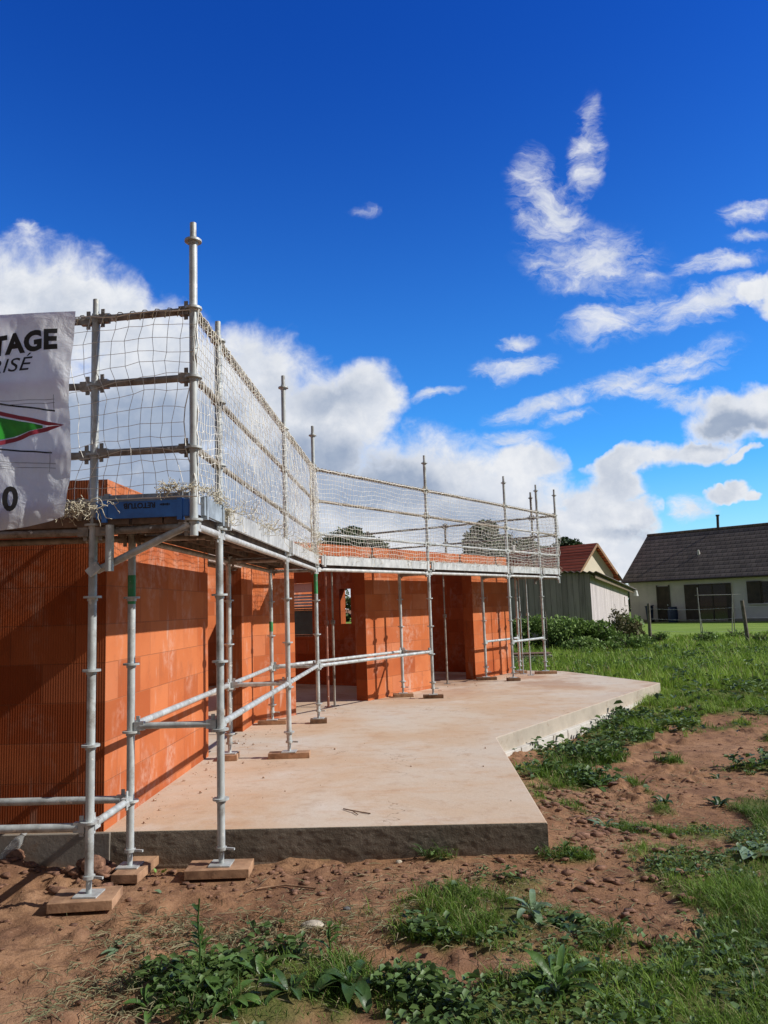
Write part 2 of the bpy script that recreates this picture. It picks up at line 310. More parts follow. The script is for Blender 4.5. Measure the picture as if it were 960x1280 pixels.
scene.cycles.use_denoising = True; scene.cycles.max_bounces = 6; scene.cycles.transparent_max_bounces = 12; scene.cycles.sample_clamp_indirect = 8

# ------------------------------------------------------------------ layout constants (metres, camera stands at the origin)
TH = .5665; DX, DY = sin(TH), cos(TH); NX, NY = -cos(TH), sin(TH)      # wing direction and its inward normal
S4 = (-1.2315, 9.5954)
def W(t, n=0.): return (S4[0]+DX*t+NX*n, S4[1]+DY*t+NY*n)
XO, XI, XW = -1.2315, -1.788, -2.032       # outer standards, inner standards, wall face
WN = .74                                    # wall face behind the wing's outer standards
ZS, ZW = .2, 2.455                          # slab top, wall top
rings = [.43+.41*k for k in range(9)]
ZL, ZM, ZT, ZD = 2.478, 2.89, 3.288, 2.07

# ------------------------------------------------------------------ ground
def grass_mask(x, y):
    """1 = grass, 0 = bare soil (numpy, world metres)"""
    n = fbm(x, y, 5, .9); n2 = fbm(x+40, y+13, 4, 3.2)
    g = np.zeros_like(x)
    def blob(cx, cy_, rx, ry, a=1., rot=0.):
        dx = x-cx; dy = y-cy_; c, s = cos(rot), sin(rot); u = (dx*c+dy*s)/rx; v = (-dx*s+dy*c)/ry
        return a*np.exp(-(u*u+v*v)**1.3)
    far = sstep(10.0, 12.6, y + .35*(x-3.5) + (n-.5)*2.5); g = np.maximum(g, far)
    for b in [(-.75,3.45,.62,.42,.85), (-.2,3.3,.5,.3,.8), (-.98,3.9,.35,.2,.7), (.25,4.45,.55,.5,.78), (.62,3.95,.5,.42,.75), (.62,3.2,.75,.42,.95), (1.25,3.4,.5,.55,.9), (-1.35,3.75,.2,.12,.7), (-1.3,4.22,.16,.07,.8),
              (1.75,4.6,.6,.72,.9), (2.25,5.3,.6,.8,.95), (2.5,4.3,1.3,1.1,.9), (1.9,7.2,.12,.5,.5), (1.35,5.2,.25,.4,.55), (1.15,6.4,.15,.4,.5), (2.9,6.2,.55,1.0,.85), (4.2,5.6,1.6,1.6,.9), (1.3,7.5,.42,.55,1.), (1.75,8.6,.42,.75,.95,-.35), (2.45,9.9,.5,.95,.95,-.45), (2.2,7.2,.3,.12,.6), (1.35,5.85,.2,.22,.65), (1.6,5.65,.35,.2,.6),
              (.1,5.0,.13,.1,.8), (-.12,5.2,.2,.07,.8), (.88,7.45,.1,.25,.5), (.85,5.0,.22,.12,.6), (3.1,9.9,.5,.35,.7), (3.9,8.0,.5,1.3,.85), (4.6,9.4,.9,.6,.7), (.98,6.6,.1,.2,.4), (5.5,7.5,1.5,2.,.9), (3.1,10.9,.9,.5,.8), (-.5,3.95,.25,.12,.45), (.0,3.9,.3,.2,.55), (0.9,2.9,2.2,.35,.8)]:
        g = np.maximum(g, blob(*b))
    g = np.maximum(g, .42*sstep(.48, .66, fbm(x+21, y+63, 4, 1.1))*sstep(-.9, .3, x))
    bare = np.zeros_like(x)
    for b in [(.95,4.35,.28,.6,.9,-.2), (1.0,5.6,.28,.6,.8), (2.35,7.4,.62,.75,.95,-.2), (3.2,8.9,.65,.8,.95,-.3), (-1.9,4.2,.9,1.2,1.), (-1.9,3.2,.55,.6,1.), (-.6,4.75,.9,.25,.9), (1.1,9.3,.5,.4,0), (4.3,12.6,.3,.35,.6), (-.45,3.75,.16,.1,.6), (1.9,6.3,.5,.35,.5)]:
        bare = np.maximum(bare, blob(*b))
    v = np.where(y < 10, g*.95, g) + (n2-.5)*1.15 + (fbm(x+11, y+5, 3, 8.)-.5)*.55 + (n-.5)*.5 - bare*.75
    return sstep(.20, .62, v)*sstep(-12, -11, x)
def ground_z(x, y):
    n = fbm(x, y, 4, .5); m = grass_mask(x, y)
    near = 1-sstep(14, 30, y)
    z = (n-.5)*.07*near + m*.025*near
    dips = fbm(x+5, y+3, 4, 2.2); z = z + (dips-.5)*.05*near
    rough = (1-m)
    cl = fbm(x*1.0, y*1.0, 5, 7.); z = z + (np.maximum(cl-.48, 0)*.075+(fbm(x+3,y+1,4,16.)-.5)*.028)*rough*near*(.25+1.7*sstep(.45,.60,fbm(x+9,y,3,1.3)))
    # level pads under the scaffold feet and along the slab
    for (px, py, r) in [(-1.86,4.42,.30), (-1.75,4.9,.24), (-1.23,4.88,.30)]:
        k = np.exp(-(((x-px)**2+(y-py)**2)/(r*r))**1.5); z = z*(1-k) + (-.018)*k
    # soil banks by the footing at the left
    z = z + .10*np.exp(-((x+2.55)**2/.25**2+(y-4.95)**2/.14**2)) + .07*np.exp(-((x+1.98)**2/.10**2+(y-4.86)**2/.14**2)) - .05*np.exp(-((x+3.2)**2/1.5**2+(y-5.05)**2/.1**2))
    # ground falls a little to the right of the slab
    z = z - .10*sstep(.85, 1.5, x)*(1-sstep(9, 13, y))*sstep(5.0, 6.0, y)
    return z
def axis(a, b, step, lo, hi, g=1.09):
    c = list(np.arange(a, b, step)); s = step; x = c[-1]
    while x < hi: s *= g; x += s; c.append(x)
    s = step; x = a; pre = []
    while x > lo: s *= g; x -= s; pre.append(x)
    return np.array(pre[::-1]+c)
ax = axis(-3.0, 4.2, .026, -900, 900, 1.07); ay = axis(2.4, 9.2, .026, -200, 1500, 1.035)
GX, GY = np.meshgrid(ax, ay); gx, gy = GX.ravel(), GY.ravel(); gm_ = grass_mask(gx, gy); gz = ground_z(gx, gy)
# nothing of the soil may poke through the slab: keep it well below inside the house
inside = ((gx > -14) & (gx < .70) & (gy > 5.2) & (gy < 9))
gz = np.where(inside, np.minimum(gz, -.02), gz); gz = np.minimum(gz, np.where((gx<.8)&(gy>9), .0, 9))
nx_, ny_ = len(ax), len(ay); idx = np.arange(nx_*ny_).reshape(ny_, nx_)
q = np.stack([idx[:-1,:-1].ravel(), idx[:-1,1:].ravel(), idx[1:,1:].ravel(), idx[1:,:-1].ravel()], 1)
def mat_ground():
    t = NT('soil_and_turf'); v = t.geo(); a = t.n('ShaderNodeAttribute', attribute_name='grass').outputs['Fac']
    big = t.noise(v, .8, 5, .6); f1 = t.noise(v, 9, 7, .7); f2 = t.noise(v, 60, 5, .7)
    soil = t.ramp(big, [(.3, (.215,.115,.062)), (.5, (.30,.165,.090)), (.7, (.37,.22,.13))])
    soil = t.mix(t.math('MULTIPLY', t.step(t.noise(v, 2.1, 5, .65, .5), .46, .64), .7), soil, (.165,.085,.053)); soil = t.mix(t.math('MULTIPLY', t.step(f1, .48, .66), .7), soil, (.115,.060,.038))
    soil = t.mix(t.math('MULTIPLY', t.step(f2, .56, .74), .55), soil, (.46,.31,.21))
    soil = t.mix(t.math('MULTIPLY', t.step(t.noise(v, 130, 3, .6), .60, .72), .5), soil, (.10,.045,.03))
    gr = t.ramp(t.noise(v, 3.5, 6, .7), [(.3, (.05,.075,.018)), (.55, (.085,.13,.028)), (.75, (.15,.13,.055))])
    s = t.n('ShaderNodeSeparateXYZ'); t.l(v, s.inputs[0]); fy = t.step(s.outputs[1], 22, 30)
    lawn = t.ramp(t.noise(v, .35, 6, .7), [(.3, (.14,.22,.04)), (.55, (.19,.28,.055)), (.75, (.25,.33,.08))])
    lawn = t.mix(t.math('MULTIPLY', t.step(t.noise(v, 5, 5, .8), .5, .7), .4), lawn, (.07,.14,.025))
    gr = t.mix(fy, gr, lawn)
    col = t.mix(t.math('MULTIPLY', a, t.math('MULTIPLY_ADD', fy, .2, .8)), soil, gr)
    t.fin(col, .95, 0, .1); h = t.math('ADD', t.math('MULTIPLY', f1, .7), t.math('MULTIPLY', f2, .4)); t.bump(h, .9, .025); return t.m
g = np_mesh('ground', np.stack([gx, gy, gz], 1), quads=q, m=mat_ground(), smooth=True, attrs={'grass': gm_}); tag(g, kind='structure')

# ------------------------------------------------------------------ grass, weeds, straw, clods
def blades(n, xr, yr, h, wd, thr, dens=None, lean=.5):
    nt = max(1, n//16); tx_ = RNG.uniform(*xr, nt); ty_ = RNG.uniform(*yr, nt); ki = RNG.integers(0, nt, n); sp_ = h*.33*(.5+RNG.random(nt))[ki]; ox, oy = RNG.normal(0, 1, n)*sp_, RNG.normal(0, 1, n)*sp_
    x = tx_[ki]+ox; y = ty_[ki]+oy; tb_ = (.55+.9*RNG.random(nt)**1.5)[ki]; m = grass_mask(x, y)
    cl = fbm(x+3, y+8, 3, 2.6); keep = RNG.random(n) < np.clip((m-thr)/(1-thr), 0, 1)*(.16+1.2*sstep(.40,.64,cl)); 
    if dens is not None: keep &= dens(x, y)
    x, y, cl, m, ox, oy, tb_ = x[keep], y[keep], cl[keep], m[keep], ox[keep], oy[keep], tb_[keep]; k = len(x)
    hh = tb_*h*(.35+1.1*RNG.random(k)**1.5)*(.55+.9*cl)*(.5+.5*m); ww = wd*(.6+.8*RNG.random(k)); a = RNG.uniform(0, 2*pi, k); ln = hh*lean*(.3+1.4*RNG.random(k)); b = np.arctan2(oy, ox)+RNG.normal(0, .55, k); a = b+pi/2+RNG.normal(0, .5, k)
    z = ground_z(x, y)-.008
    ux, uy = np.cos(a)*ww/2, np.sin(a)*ww/2; lx, ly = np.cos(b)*ln, np.sin(b)*ln
    V = np.stack([np.stack([x-ux, y-uy, z],1), np.stack([x+ux, y+uy, z],1), np.stack([x+ux*.8+lx*.35, y+uy*.8+ly*.35, z+hh*.62],1), np.stack([x-ux*.8+lx*.35, y-uy*.8+ly*.35, z+hh*.62],1), np.stack([x+lx, y+ly, z+hh],1)], 1)
    tint = np.clip(RNG.random(k)*.55+.9*(fbm(x, y, 4, 1.3)-.42)+.42*sstep(7, 15, y)+.04, 0, .92); tint = np.where(RNG.random(k) < .07, 1., tint)
    return V, tint
def slabfree(x, y):
    ok = ~((x < .80) & (y > 5.04) & (y < 8.3)); v = (x-.75)*(cos(TH))-(y-8.23)*sin(TH)  # signed distance right of wing edge
    cr_ = -1.06*(y-13.07)-2.68*(x-3.86); ok &= ~((y >= 8.2) & (v < .06) & (cr_ > -.12) & (y < 17)); return ok
def merge_blades(parts, name, m, **kw):
    Vs = np.concatenate([p[0] for p in parts]); ti = np.concatenate([p[1] for p in parts]); k = len(Vs); base = np.arange(k)[:,None]*5
    o = np_mesh(name, Vs.reshape(-1,3), quads=base+np.array([[0,1,2,3]]), tris=base+np.array([[3,2,4]]), m=m, attrs={'tint': np.repeat(ti, 5)}); return o
def mat_grass():
    t = NT('grass_blades'); a = t.n('ShaderNodeAttribute', attribute_name='tint').outputs['Fac']
    col = t.ramp(a, [(0, (.050,.11,.016)), (.4, (.13,.225,.030)), (.80, (.23,.37,.048)), (.93, (.28,.40,.06)), (.95, (.36,.31,.16))]); t.fin(col, .6, 0, .25)
    tr = t.n('ShaderNodeBsdfTranslucent'); t.l(col, tr.inputs[0]); mx = t.n('ShaderNodeMixShader'); mx.inputs[0].default_value = .32
    t.l(t.b.outputs[0], mx.inputs[1]); t.l(tr.outputs[0], mx.inputs[2]); t.l(mx.outputs[0], t.o.inputs[0]); return t.m
M['grass'] = mat_grass()
gp = [blades(560000, (-2.1, 4.6), (2.7, 7.2), .050, .0036, .10, slabfree, .95),
      blades(300000, (0.6, 7.5), (7.2, 14), .068, .007, .08, slabfree, .7),
      blades(190000, (0.8, 14), (13.5, 25), .15, .017, .1, slabfree, .4),
      blades(90000, (1.5, 19), (24.5, 32), .12, .03, .1, None, .4)]
go = merge_blades(gp, 'grass', M['grass']); tag(go, 'green grass growing in patches over the reddish soil and in the field', 'grass', kind='stuff')
# flat-lying dead stalks
def straw(spots, n):
    V = []; T_ = []
    for (cx, cy_, rx, ry, wgt) in spots:
        k = int(n*wgt); x = cx+RNG.normal(0, rx, k); y = cy_+RNG.normal(0, ry, k); ok = slabfree(x, y); x = x[ok]; y = y[ok]; k = len(x)
        a = RNG.uniform(0, 2*pi, k); l = RNG.uniform(.03, .12, k); ww = RNG.uniform(.0007, .0019, k); z = ground_z(x, y)+.004; up_ = RNG.random(k)**2*.03
        dx, dy = np.cos(a)*l, np.sin(a)*l; ux, uy = -np.sin(a)*ww, np.cos(a)*ww
        V.append(np.stack([np.stack([x-ux,y-uy,z],1), np.stack([x+ux,y+uy,z],1), np.stack([x+dx*.5+ux,y+dy*.5+uy,z+up_],1), np.stack([x+dx*.5-ux,y+dy*.5-uy,z+up_+.003],1), np.stack([x+dx,y+dy+.01,z+up_*.3],1)],1)); T_.append(RNG.random(k))
    return np.concatenate(V), np.concatenate(T_)
M['straw'] = mat_tint('dry_stalks', (.27,.22,.13), (.13,.15,.07), .8)
so_ = merge_blades([straw([(-1.2,3.45,.22,.22,.22), (-.75,3.9,.25,.16,.16), (-.3,4.1,.45,.35,.12), (.4,4.2,.6,.5,.16), (-1.3,4.05,.2,.15,.08), (1.6,5.6,.6,.6,.10), (1.2,6.6,.4,.6,.07), (2.2,7.2,.8,.8,.08)], 6500)], 'dry_stalks', M['straw'])
tag(so_, 'dead pale grass stalks lying flat on the soil', 'dry grass', kind='stuff')
# low broad-leaved ground cover: little leaves close to the soil
def leaflets(n, xr, yr, size, thr, dens=None, wz=.05, spots=None):
    x = RNG.uniform(*xr, n); y = RNG.uniform(*yr, n); m = grass_mask(x, y); c = fbm(x+70, y+31, 4, 1.9)
    keep = (RNG.random(n) < sstep(thr, thr+.12, c)*m); 
    if dens is not None: keep &= dens(x, y)
    x, y, c = x[keep], y[keep], c[keep]; k = len(x); s = size*(.5+RNG.random(k)); a = RNG.uniform(0, 2*pi, k); z = ground_z(x, y)+RNG.random(k)*wz*(.4+c)
    tl = RNG.normal(.25, .35, k); dx, dy = np.cos(a)*s, np.sin(a)*s; ux, uy = -np.sin(a)*s*.38, np.cos(a)*s*.38; dz = np.sin(tl)*s; wob = RNG.normal(0, .2, k)*s
    def pt(f, sd_, zf, lift): return np.stack([x+dx*f+ux*sd_, y+dy*f+uy*sd_, z+dz*zf+lift*s], 1)
    lf = RNG.uniform(-.05, .28, k); lr_ = RNG.uniform(-.05, .28, k)
    V = np.stack([pt(0,0,0,0), pt(.28,.85,.45,lf), pt(.72,.75,.75,lf*.8), pt(1.05,0,.55,-.05), pt(.70,-.8,.75,lr_*.8), pt(.25,-.9,.45,lr_)],1)
    return V, np.clip(RNG.random(k)*.7+.6*(c-.4), 0, 1)
LF = [leaflets(36000, (-1.5,3.6), (2.8,7.5), .020, .46, slabfree, .035), leaflets(5500, (-1.5,2.6), (2.8,5.4), .034, .45, slabfree, .045), leaflets(17000, (.7,5), (6.8,11), .055, .42, slabfree, .11), leaflets(8000, (-1.55,.15), (2.9,4.05), .036, .42, None, .075), leaflets(12000, (1,12), (11,24), .09, .5, slabfree, .16)]
Vs = np.concatenate([p[0] for p in LF]); ti = np.concatenate([p[1] for p in LF]); k = len(Vs)
M['weed'] = mat_tint('weed_leaves', (.028,.065,.016), (.15,.24,.06), .55, trans=.2, spec=.5)
o = np_mesh('low_weeds', Vs.reshape(-1,3), quads=np.concatenate([np.arange(k)[:,None]*6+np.array([[0,1,2,3]]), np.arange(k)[:,None]*6+np.array([[0,3,4,5]])]), m=M['weed'], attrs={'tint': np.repeat(ti, 6)}); tag(o, 'low broad-leaved weeds spreading between the grass', 'weeds', kind='stuff')
# soil clods
def clods(n):
    V = []; Fq = []; p = 0
    ico = [(0,0,1),(.894,0,.447),(.276,.85,.447),(-.724,.526,.447),(-.724,-.526,.447),(.276,-.85,.447),(.724,.526,-.447),(-.276,.85,-.447),(-.894,0,-.447),(-.276,-.85,-.447),(.724,-.526,-.447),(0,0,-1)]
    fi = [(0,1,2),(0,2,3),(0,3,4),(0,4,5),(0,5,1),(1,6,2),(2,7,3),(3,8,4),(4,9,5),(5,10,1),(6,7,2),(7,8,3),(8,9,4),(9,10,5),(10,6,1),(11,7,6),(11,8,7),(11,9,8),(11,10,9),(11,6,10)]
    ico = np.array(ico); fi = np.array(fi)
    zones = [(-1.9,4.0,.7,.7,.16,.010), (-.6,4.75,.8,.2,.16,.013), (1.25,5.9,.22,.65,.18,.022), (1.0,4.4,.35,.6,.12,.016), (2.4,7.3,.7,.8,.10,.014), (-2.35,4.95,.45,.07,.06,.026), (-2.0,4.85,.1,.1,.035,.034), (1.1,6.9,.25,.6,.08,.018), (3.2,8.8,.7,.7,.06,.016)]
    for (cx, cy_, rx, ry, wg, sz) in zones:
        k = int(n*wg); x = cx+RNG.normal(0, rx, k); y = cy_+RNG.normal(0, ry, k); ok = slabfree(x, y) & (y > 2.8); x = x[ok]; y = y[ok]; k = len(x); z = ground_z(x, y); s = sz*(.18+RNG.random(k)**5*1.5)
        R = 1+RNG.normal(0, .38, (k, 12)); P = ico[None]*R[...,None]*s[:,None,None]*np.array([1.3,1.,.55]); P += np.stack([x, y, z+s*.25],1)[:,None]
        V.append(P.reshape(-1,3)); Fq.append((np.arange(k)[:,None,None]*12+fi[None]).reshape(-1,3)+p); p += k*12
    return np.concatenate(V), np.concatenate(Fq)
Vc, Fc = clods(3600); M['clod'] = simple('soil_clods', (.27,.145,.09), .95, 0, .5, 30, .6, c2=(.08,.035,.022), world=True)
o = np_mesh('soil_clods', Vc, tris=Fc, m=M['clod']); tag(o, 'crumbly reddish clods of earth scattered over the bare soil', 'soil clods', kind='stuff')

# ------------------------------------------------------------------ broad-leaved plants, one by one
def leaf(mb, base, az, length, width, rise, curl, fold=.25, seg=7, rag=.12):
    """a curved, folded, wavy leaf"""
    b = Vector(base); d = Vector((cos(az), sin(az), 0)); sdv = Vector((-sin(az), cos(az), 0)); rows = []
    p = b.copy(); ang = rise
    for i in range(seg+1):
        t = i/seg; wv_ = width*(sin(pi*min(1, t*.92+.06))**.8)*(1+random.uniform(-rag, rag)); dirv = d*cos(ang)+Vector((0,0,sin(ang))); nv = Vector((0,0,1))*cos(ang)-d*sin(ang)
        if t < .12: wv_ *= .25
        rows.append((p+sdv*wv_/2+nv*wv_*fold*(1+random.uniform(-.3,.3)), p.copy(), p-sdv*wv_/2+nv*wv_*fold*(1+random.uniform(-.3,.3))))
        p = p+dirv*(length/seg); ang -= curl/seg*(1+.5*t)
    vs = [q_ for r in rows for q_ in r]; fs = []
    for i in range(seg):
        for j in range(2): fs.append((i*3+j, i*3+j+1, (i+1)*3+j+1, (i+1)*3+j))
    mb.add(vs, fs, True)
def mat_leaf(name, c, vein):
    t = NT(name); v = t.obj(); n = t.noise(v, 14, 5, .6); col = t.ramp(n, [(.3, tuple(x*.55 for x in c)), (.7, c)]); col = t.mix(t.math('MULTIPLY', t.step(t.noise(v, 45, 4, .6), .5, .7), .45), col, vein)
    col = t.mix(t.math('MULTIPLY', t.step(t.noise(v, 22, 3, .6), .68, .74), .6), col, (.22,.16,.06))
    t.fin(col, .42, 0, .5); t.bump(n, .6, .01); tr = t.n('ShaderNodeBsdfTranslucent'); t.l(col, tr.inputs[0]); mx = t.n('ShaderNodeMixShader'); mx.inputs[0].default_value = .25
    t.l(t.b.outputs[0], mx.inputs[1]); t.l(tr.outputs[0], mx.inputs[2]); t.l(mx.outputs[0], t.o.inputs[0]); return t.m
M['dock'] = mat_leaf('dock_leaf', (.10,.20,.040), (.15,.26,.07)); M['dockdark'] = mat_leaf('dark_leaf', (.055,.12,.028), (.09,.16,.045)); M['dockpale'] = mat_leaf('pale_leaf', (.24,.36,.20), (.36,.45,.30)); M['limeleaf'] = mat_leaf('lime_leaf', (.22,.46,.05), (.30,.5,.1))
def gz1(x, y): return float(ground_z(np.array([x]), np.array([y]))[0])
def plant(name, x, y, n, L_, Wd, mat, label, cat='plant', rise=(.2,1.0), curl=(.6,1.6), stem=0., spread=.04, group=None):
    r = empty(name, (x, y, gz1(x, y)-.005)); mb = MB(); n = int(n*1.5) if n > 4 else n; L_ *= .82; Wd *= .72
    for i in range(n):
        az = 2*pi*i/n+random.uniform(-.5,.5); l = L_*random.uniform(.55,1.15)
        leaf(mb, (cos(az)*spread*random.random(), sin(az)*spread*random.random(), 0), az, l, Wd*random.uniform(.6,1.2)*l/L_, random.uniform(*rise), random.uniform(*curl), random.uniform(.05,.35))
    mb.build('leaves', mat, r)
    sm = MB()
    if stem:
        sm.path([(0,0,0), (.006,.0,stem*.4), (-.004,.005,stem*.75), (.004,0,stem)], .004, 6)
        for k in range(9):
            az = random.uniform(0, 2*pi); leaf(sm, (0,0,stem*(.35+.07*k)), az, .07*(1.3-.08*k), .022, .7, .8, .2, 5)
        sm.build('stalk', mat, r)
    tag(r, label, cat, group); return r
plant('dock_plant', -.33, 3.36, 8, .20, .11, M['dockdark'], 'dark dock plant with one large curled leaf at the bottom edge of the photo', rise=(.5,1.3), curl=(1.4,2.6))
plant('dock_plant', -.44, 3.62, 4, .07, .03, M['dock'], 'bright green upright seedling with one tall narrow leaf behind the dark curled dock', rise=(1.0,1.4), curl=(.1,.5), stem=.15)
plant('dock_plant', -.72, 3.50, 9, .20, .075, M['dock'], 'large sprawling dock with light green leaves right of the weed patch centre')
plant('dock_plant', -.96, 3.42, 9, .19, .07, M['dockdark'], 'bushy weed with a thin upright dark stalk in the left foreground patch', stem=.34)
plant('dock_plant', -1.12, 3.28, 8, .15, .06, M['dock'], 'leafy weed rosette at the left end of the foreground weed patch')
plant('dock_plant', -.80, 3.25, 8, .17, .07, M['dock'], 'broad-leaved rosette low between the stalked weed and the bottom of the photo')
plant('dock_plant', -.56, 3.33, 7, .16, .06, M['dockdark'], 'dark leafy rosette left of the large curled dock leaf')
plant('dock_plant', -1.02, 3.66, 7, .13, .045, M['dock'], 'upright narrow-leaved weed at the back of the left foreground patch', stem=.16, rise=(.6,1.3))
plant('wilted_weed', -1.42, 3.83, 9, .11, .045, M['dockpale'], 'wilted greyish weed lying flat on the soil left of the foreground patch', rise=(0,.25), curl=(.1,.5))
plant('dock_plant', .52, 4.16, 9, .19, .075, M['dockpale'], 'pale leaved dock in the middle of the grass below the slab corner')
plant('dock_plant', .66, 4.02, 7, .16, .10, M['dockdark'], 'dark round-leaved dock touching the pale one below the slab corner', rise=(.3,.9), curl=(1.2,2.2))
plant('thistle_plant', .50, 3.34, 12, .23, .06, M['dock'], 'large light green thistle rosette in the grass at the bottom right', rise=(.35,1.1), curl=(.5,1.3))
plant('thistle_plant', .80, 3.20, 8, .14, .045, M['dock'], 'smaller thistle rosette just right of the large one', rise=(.3,1.))
plant('dock_plant', 1.98, 5.0, 5, .22, .12, M['dockpale'], 'single dock with one very pale flat leaf at the right edge of the photo', rise=(.1,.4), curl=(.2,.6))
plant('dock_plant', 1.28, 5.9, 7, .13, .05, M['dockpale'], 'small pale weed among clods between the slab corner and the bare patch')
plant('dock_plant', 1.50, 7.2, 9, .18, .06, M['dock'], 'dock at the near tip of the green weed bank beside the slab')
plant('dock_plant', 1.72, 7.35, 8, .15, .05, M['dockpale'], 'pale-leaved dock at the right tip of the green weed bank')
plant('dock_plant', 1.15, 7.85, 9, .22, .06, M['dockdark'], 'dark bushy dock at the left side of the green weed bank', rise=(.5,1.2))
plant('dark_tuft', 1.93, 6.62, 9, .11, .05, M['dockdark'], 'left one of two dark weed tufts standing on the bare patch', rise=(.5,1.2))
plant('dark_tuft', 2.32, 6.52, 10, .13, .055, M['dockdark'], 'right one of two dark weed tufts, at the edge of the grass', rise=(.5,1.2))
plant('dock_plant', 2.7, 7.55, 7, .12, .05, M['dockdark'], 'small weed on the far side of the bare patch', rise=(.3,1.))
plant('dock_plant', .93, 8.55, 6, .14, .05, M['dockpale'], 'pale weed growing against the white blocks under the slab edge', rise=(.4,1.))
plant('grass_tuft', .0, 5.02, 16, .15, .012, M['dockdark'], 'grassy tuft growing against the front face of the slab', 'grass tuft', rise=(.7,1.4), curl=(.5,1.4))
plant('seedling', -1.66, 4.99, 2, .055, .06, M['limeleaf'], 'bright lime seedling with two round leaves at the foot of the slab', rise=(.7,1.0), curl=(.1,.4), spread=.05)
plant('seedling', -1.50, 4.62, 2, .055, .045, M['dockpale'], 'pale leaf lying on the soil between the scaffold feet', rise=(.3,.5), curl=(.1,.3))

# ------------------------------------------------------------------ slab
house = empty('unfinished_house', (XW, 5.09, 0)); tag(house, 'unfinished roofless house of orange terracotta blocks standing on a concrete slab', 'house')
HI = Matrix.Translation((-XW, -5.09, 0))
def hb(mb, name, m, bevel=0, rz=0, at=None):
    o = mb.build(name, m, house, bevel=bevel)
    if at is None: o.matrix_parent_inverse = HI
    else: o.location = (at[0]-XW, at[1]-5.09, at[2]); o.rotation_euler.z = rz
    return o
tip = (3.86, 13.07); tip2 = (2.80, 15.75); far = W(7.1, 5.6); inn = (.7529, 8.2337)
poly = [(.7529,5.085), inn, tip, tip2, (far[0], far[1]), (-6.9,11.6), (-6.9,5.085)]
def prism(poly, z0, z1, wob=0., sub=0):
    mb = MB(); n = len(poly); mb.add([(x,y,z0) for x,y in poly]+[(x,y,z1) for x,y in poly], [tuple(range(n,2*n))]+[(i,(i+1)%n,n+(i+1)%n,n+i) for i in range(n)]); return mb
slab = prism(poly, -.12, ZS)
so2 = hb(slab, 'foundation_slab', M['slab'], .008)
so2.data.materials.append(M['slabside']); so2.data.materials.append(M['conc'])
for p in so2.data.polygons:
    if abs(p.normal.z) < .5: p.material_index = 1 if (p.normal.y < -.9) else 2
# rough front skin of the slab: displaced concrete face with a shutter-board lip
def rough_face(a, b, z0, z1, nrm, amp, name, m, stepz=.006, stepx=.009):
    Lx = hypot(b[0]-a[0], b[1]-a[1]); nu = int(Lx/stepx); nv = max(2, int((z1-z0)/stepz)); u = np.linspace(0, 1, nu+1); v = np.linspace(0, 1, nv+1); UU, VV = np.meshgrid(u, v)
    X = a[0]+(b[0]-a[0])*UU; Y = a[1]+(b[1]-a[1])*UU; Z = z0+(z1-z0)*VV; d = (fbm(UU*Lx, Z*1.6, 5, 24.)-.42)*amp*.8+(fbm(UU*Lx*.6, Z*4, 3, 4.)-.5)*amp*.25; d = np.maximum(d, -.0)*np.where(VV > .985, .15, 1.) + .006 + np.where(VV<.32, .012, 0)*(fbm(UU*Lx,Z*0,3,3.))
    X = X+nrm[0]*d; Y = Y+nrm[1]*d; i = np.arange((nu+1)*(nv+1)).reshape(nv+1, nu+1)
    q_ = np.stack([i[:-1,:-1].ravel(), i[:-1,1:].ravel(), i[1:,1:].ravel(), i[1:,:-1].ravel()],1)
    o = np_mesh(name, np.stack([X.ravel(), Y.ravel(), Z.ravel()],1), quads=q_, m=m, parent=house, smooth=True); o.matrix_parent_inverse = HI; return o
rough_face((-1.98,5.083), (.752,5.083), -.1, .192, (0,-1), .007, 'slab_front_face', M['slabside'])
mb = MB(); mb.box2((-6.9,5.068,-.15), (-1.985,5.2,.196)); hb(mb, 'wall_footing', M['baseconc'], .005)
# course of pale blocks under the wing edge
mb = MB(); Lw = hypot(tip[0]-inn[0], tip[1]-inn[1]); ex, ey = (tip[0]-inn[0])/Lw, (tip[1]-inn[1])/Lw; ang = atan2(ey, ex); k = 0; s = .02
while s < Lw-.05:
    l = min(.42, Lw-s-.02); c = s+l/2; mb.box((c, -.012+random.uniform(-.006,.006), -.02), (l-.008, .10, .175), Matrix.Rotation(random.uniform(-.006,.006), 3, 'Z')); s += .42
hb(mb, 'block_course', M['block'], .006, ang, (inn[0], inn[1], -.03))

cr = MB(); random.seed(5)
for k in range(260):
    if k < 140: y_ = random.uniform(5.2, 9.5); x_ = XW+.03+abs(random.gauss(0,.22))
    elif k < 230: t_ = random.uniform(0, 6.8); p_ = W(t_, WN-.03-abs(random.gauss(0,.25))); x_, y_ = p_
    else: x_ = random.uniform(-1.7,.6); y_ = random.uniform(5.2, 8.5)
    q_ = random.random()**4*.011+.002; cr.box((x_, y_, ZS+q_*.5), (q_*1.6, q_*1.2, q_), Matrix.Rotation(random.uniform(0,3), 3, (random.random(),random.random(),1)))
o = cr.build('mortar_crumbs', simple('crumb', (.50,.34,.24), .95, 0, .4, 60, world=True)); tag(o, 'crumbs of mortar and brick lying on the slab beside the walls', 'crumbs', kind='stuff')
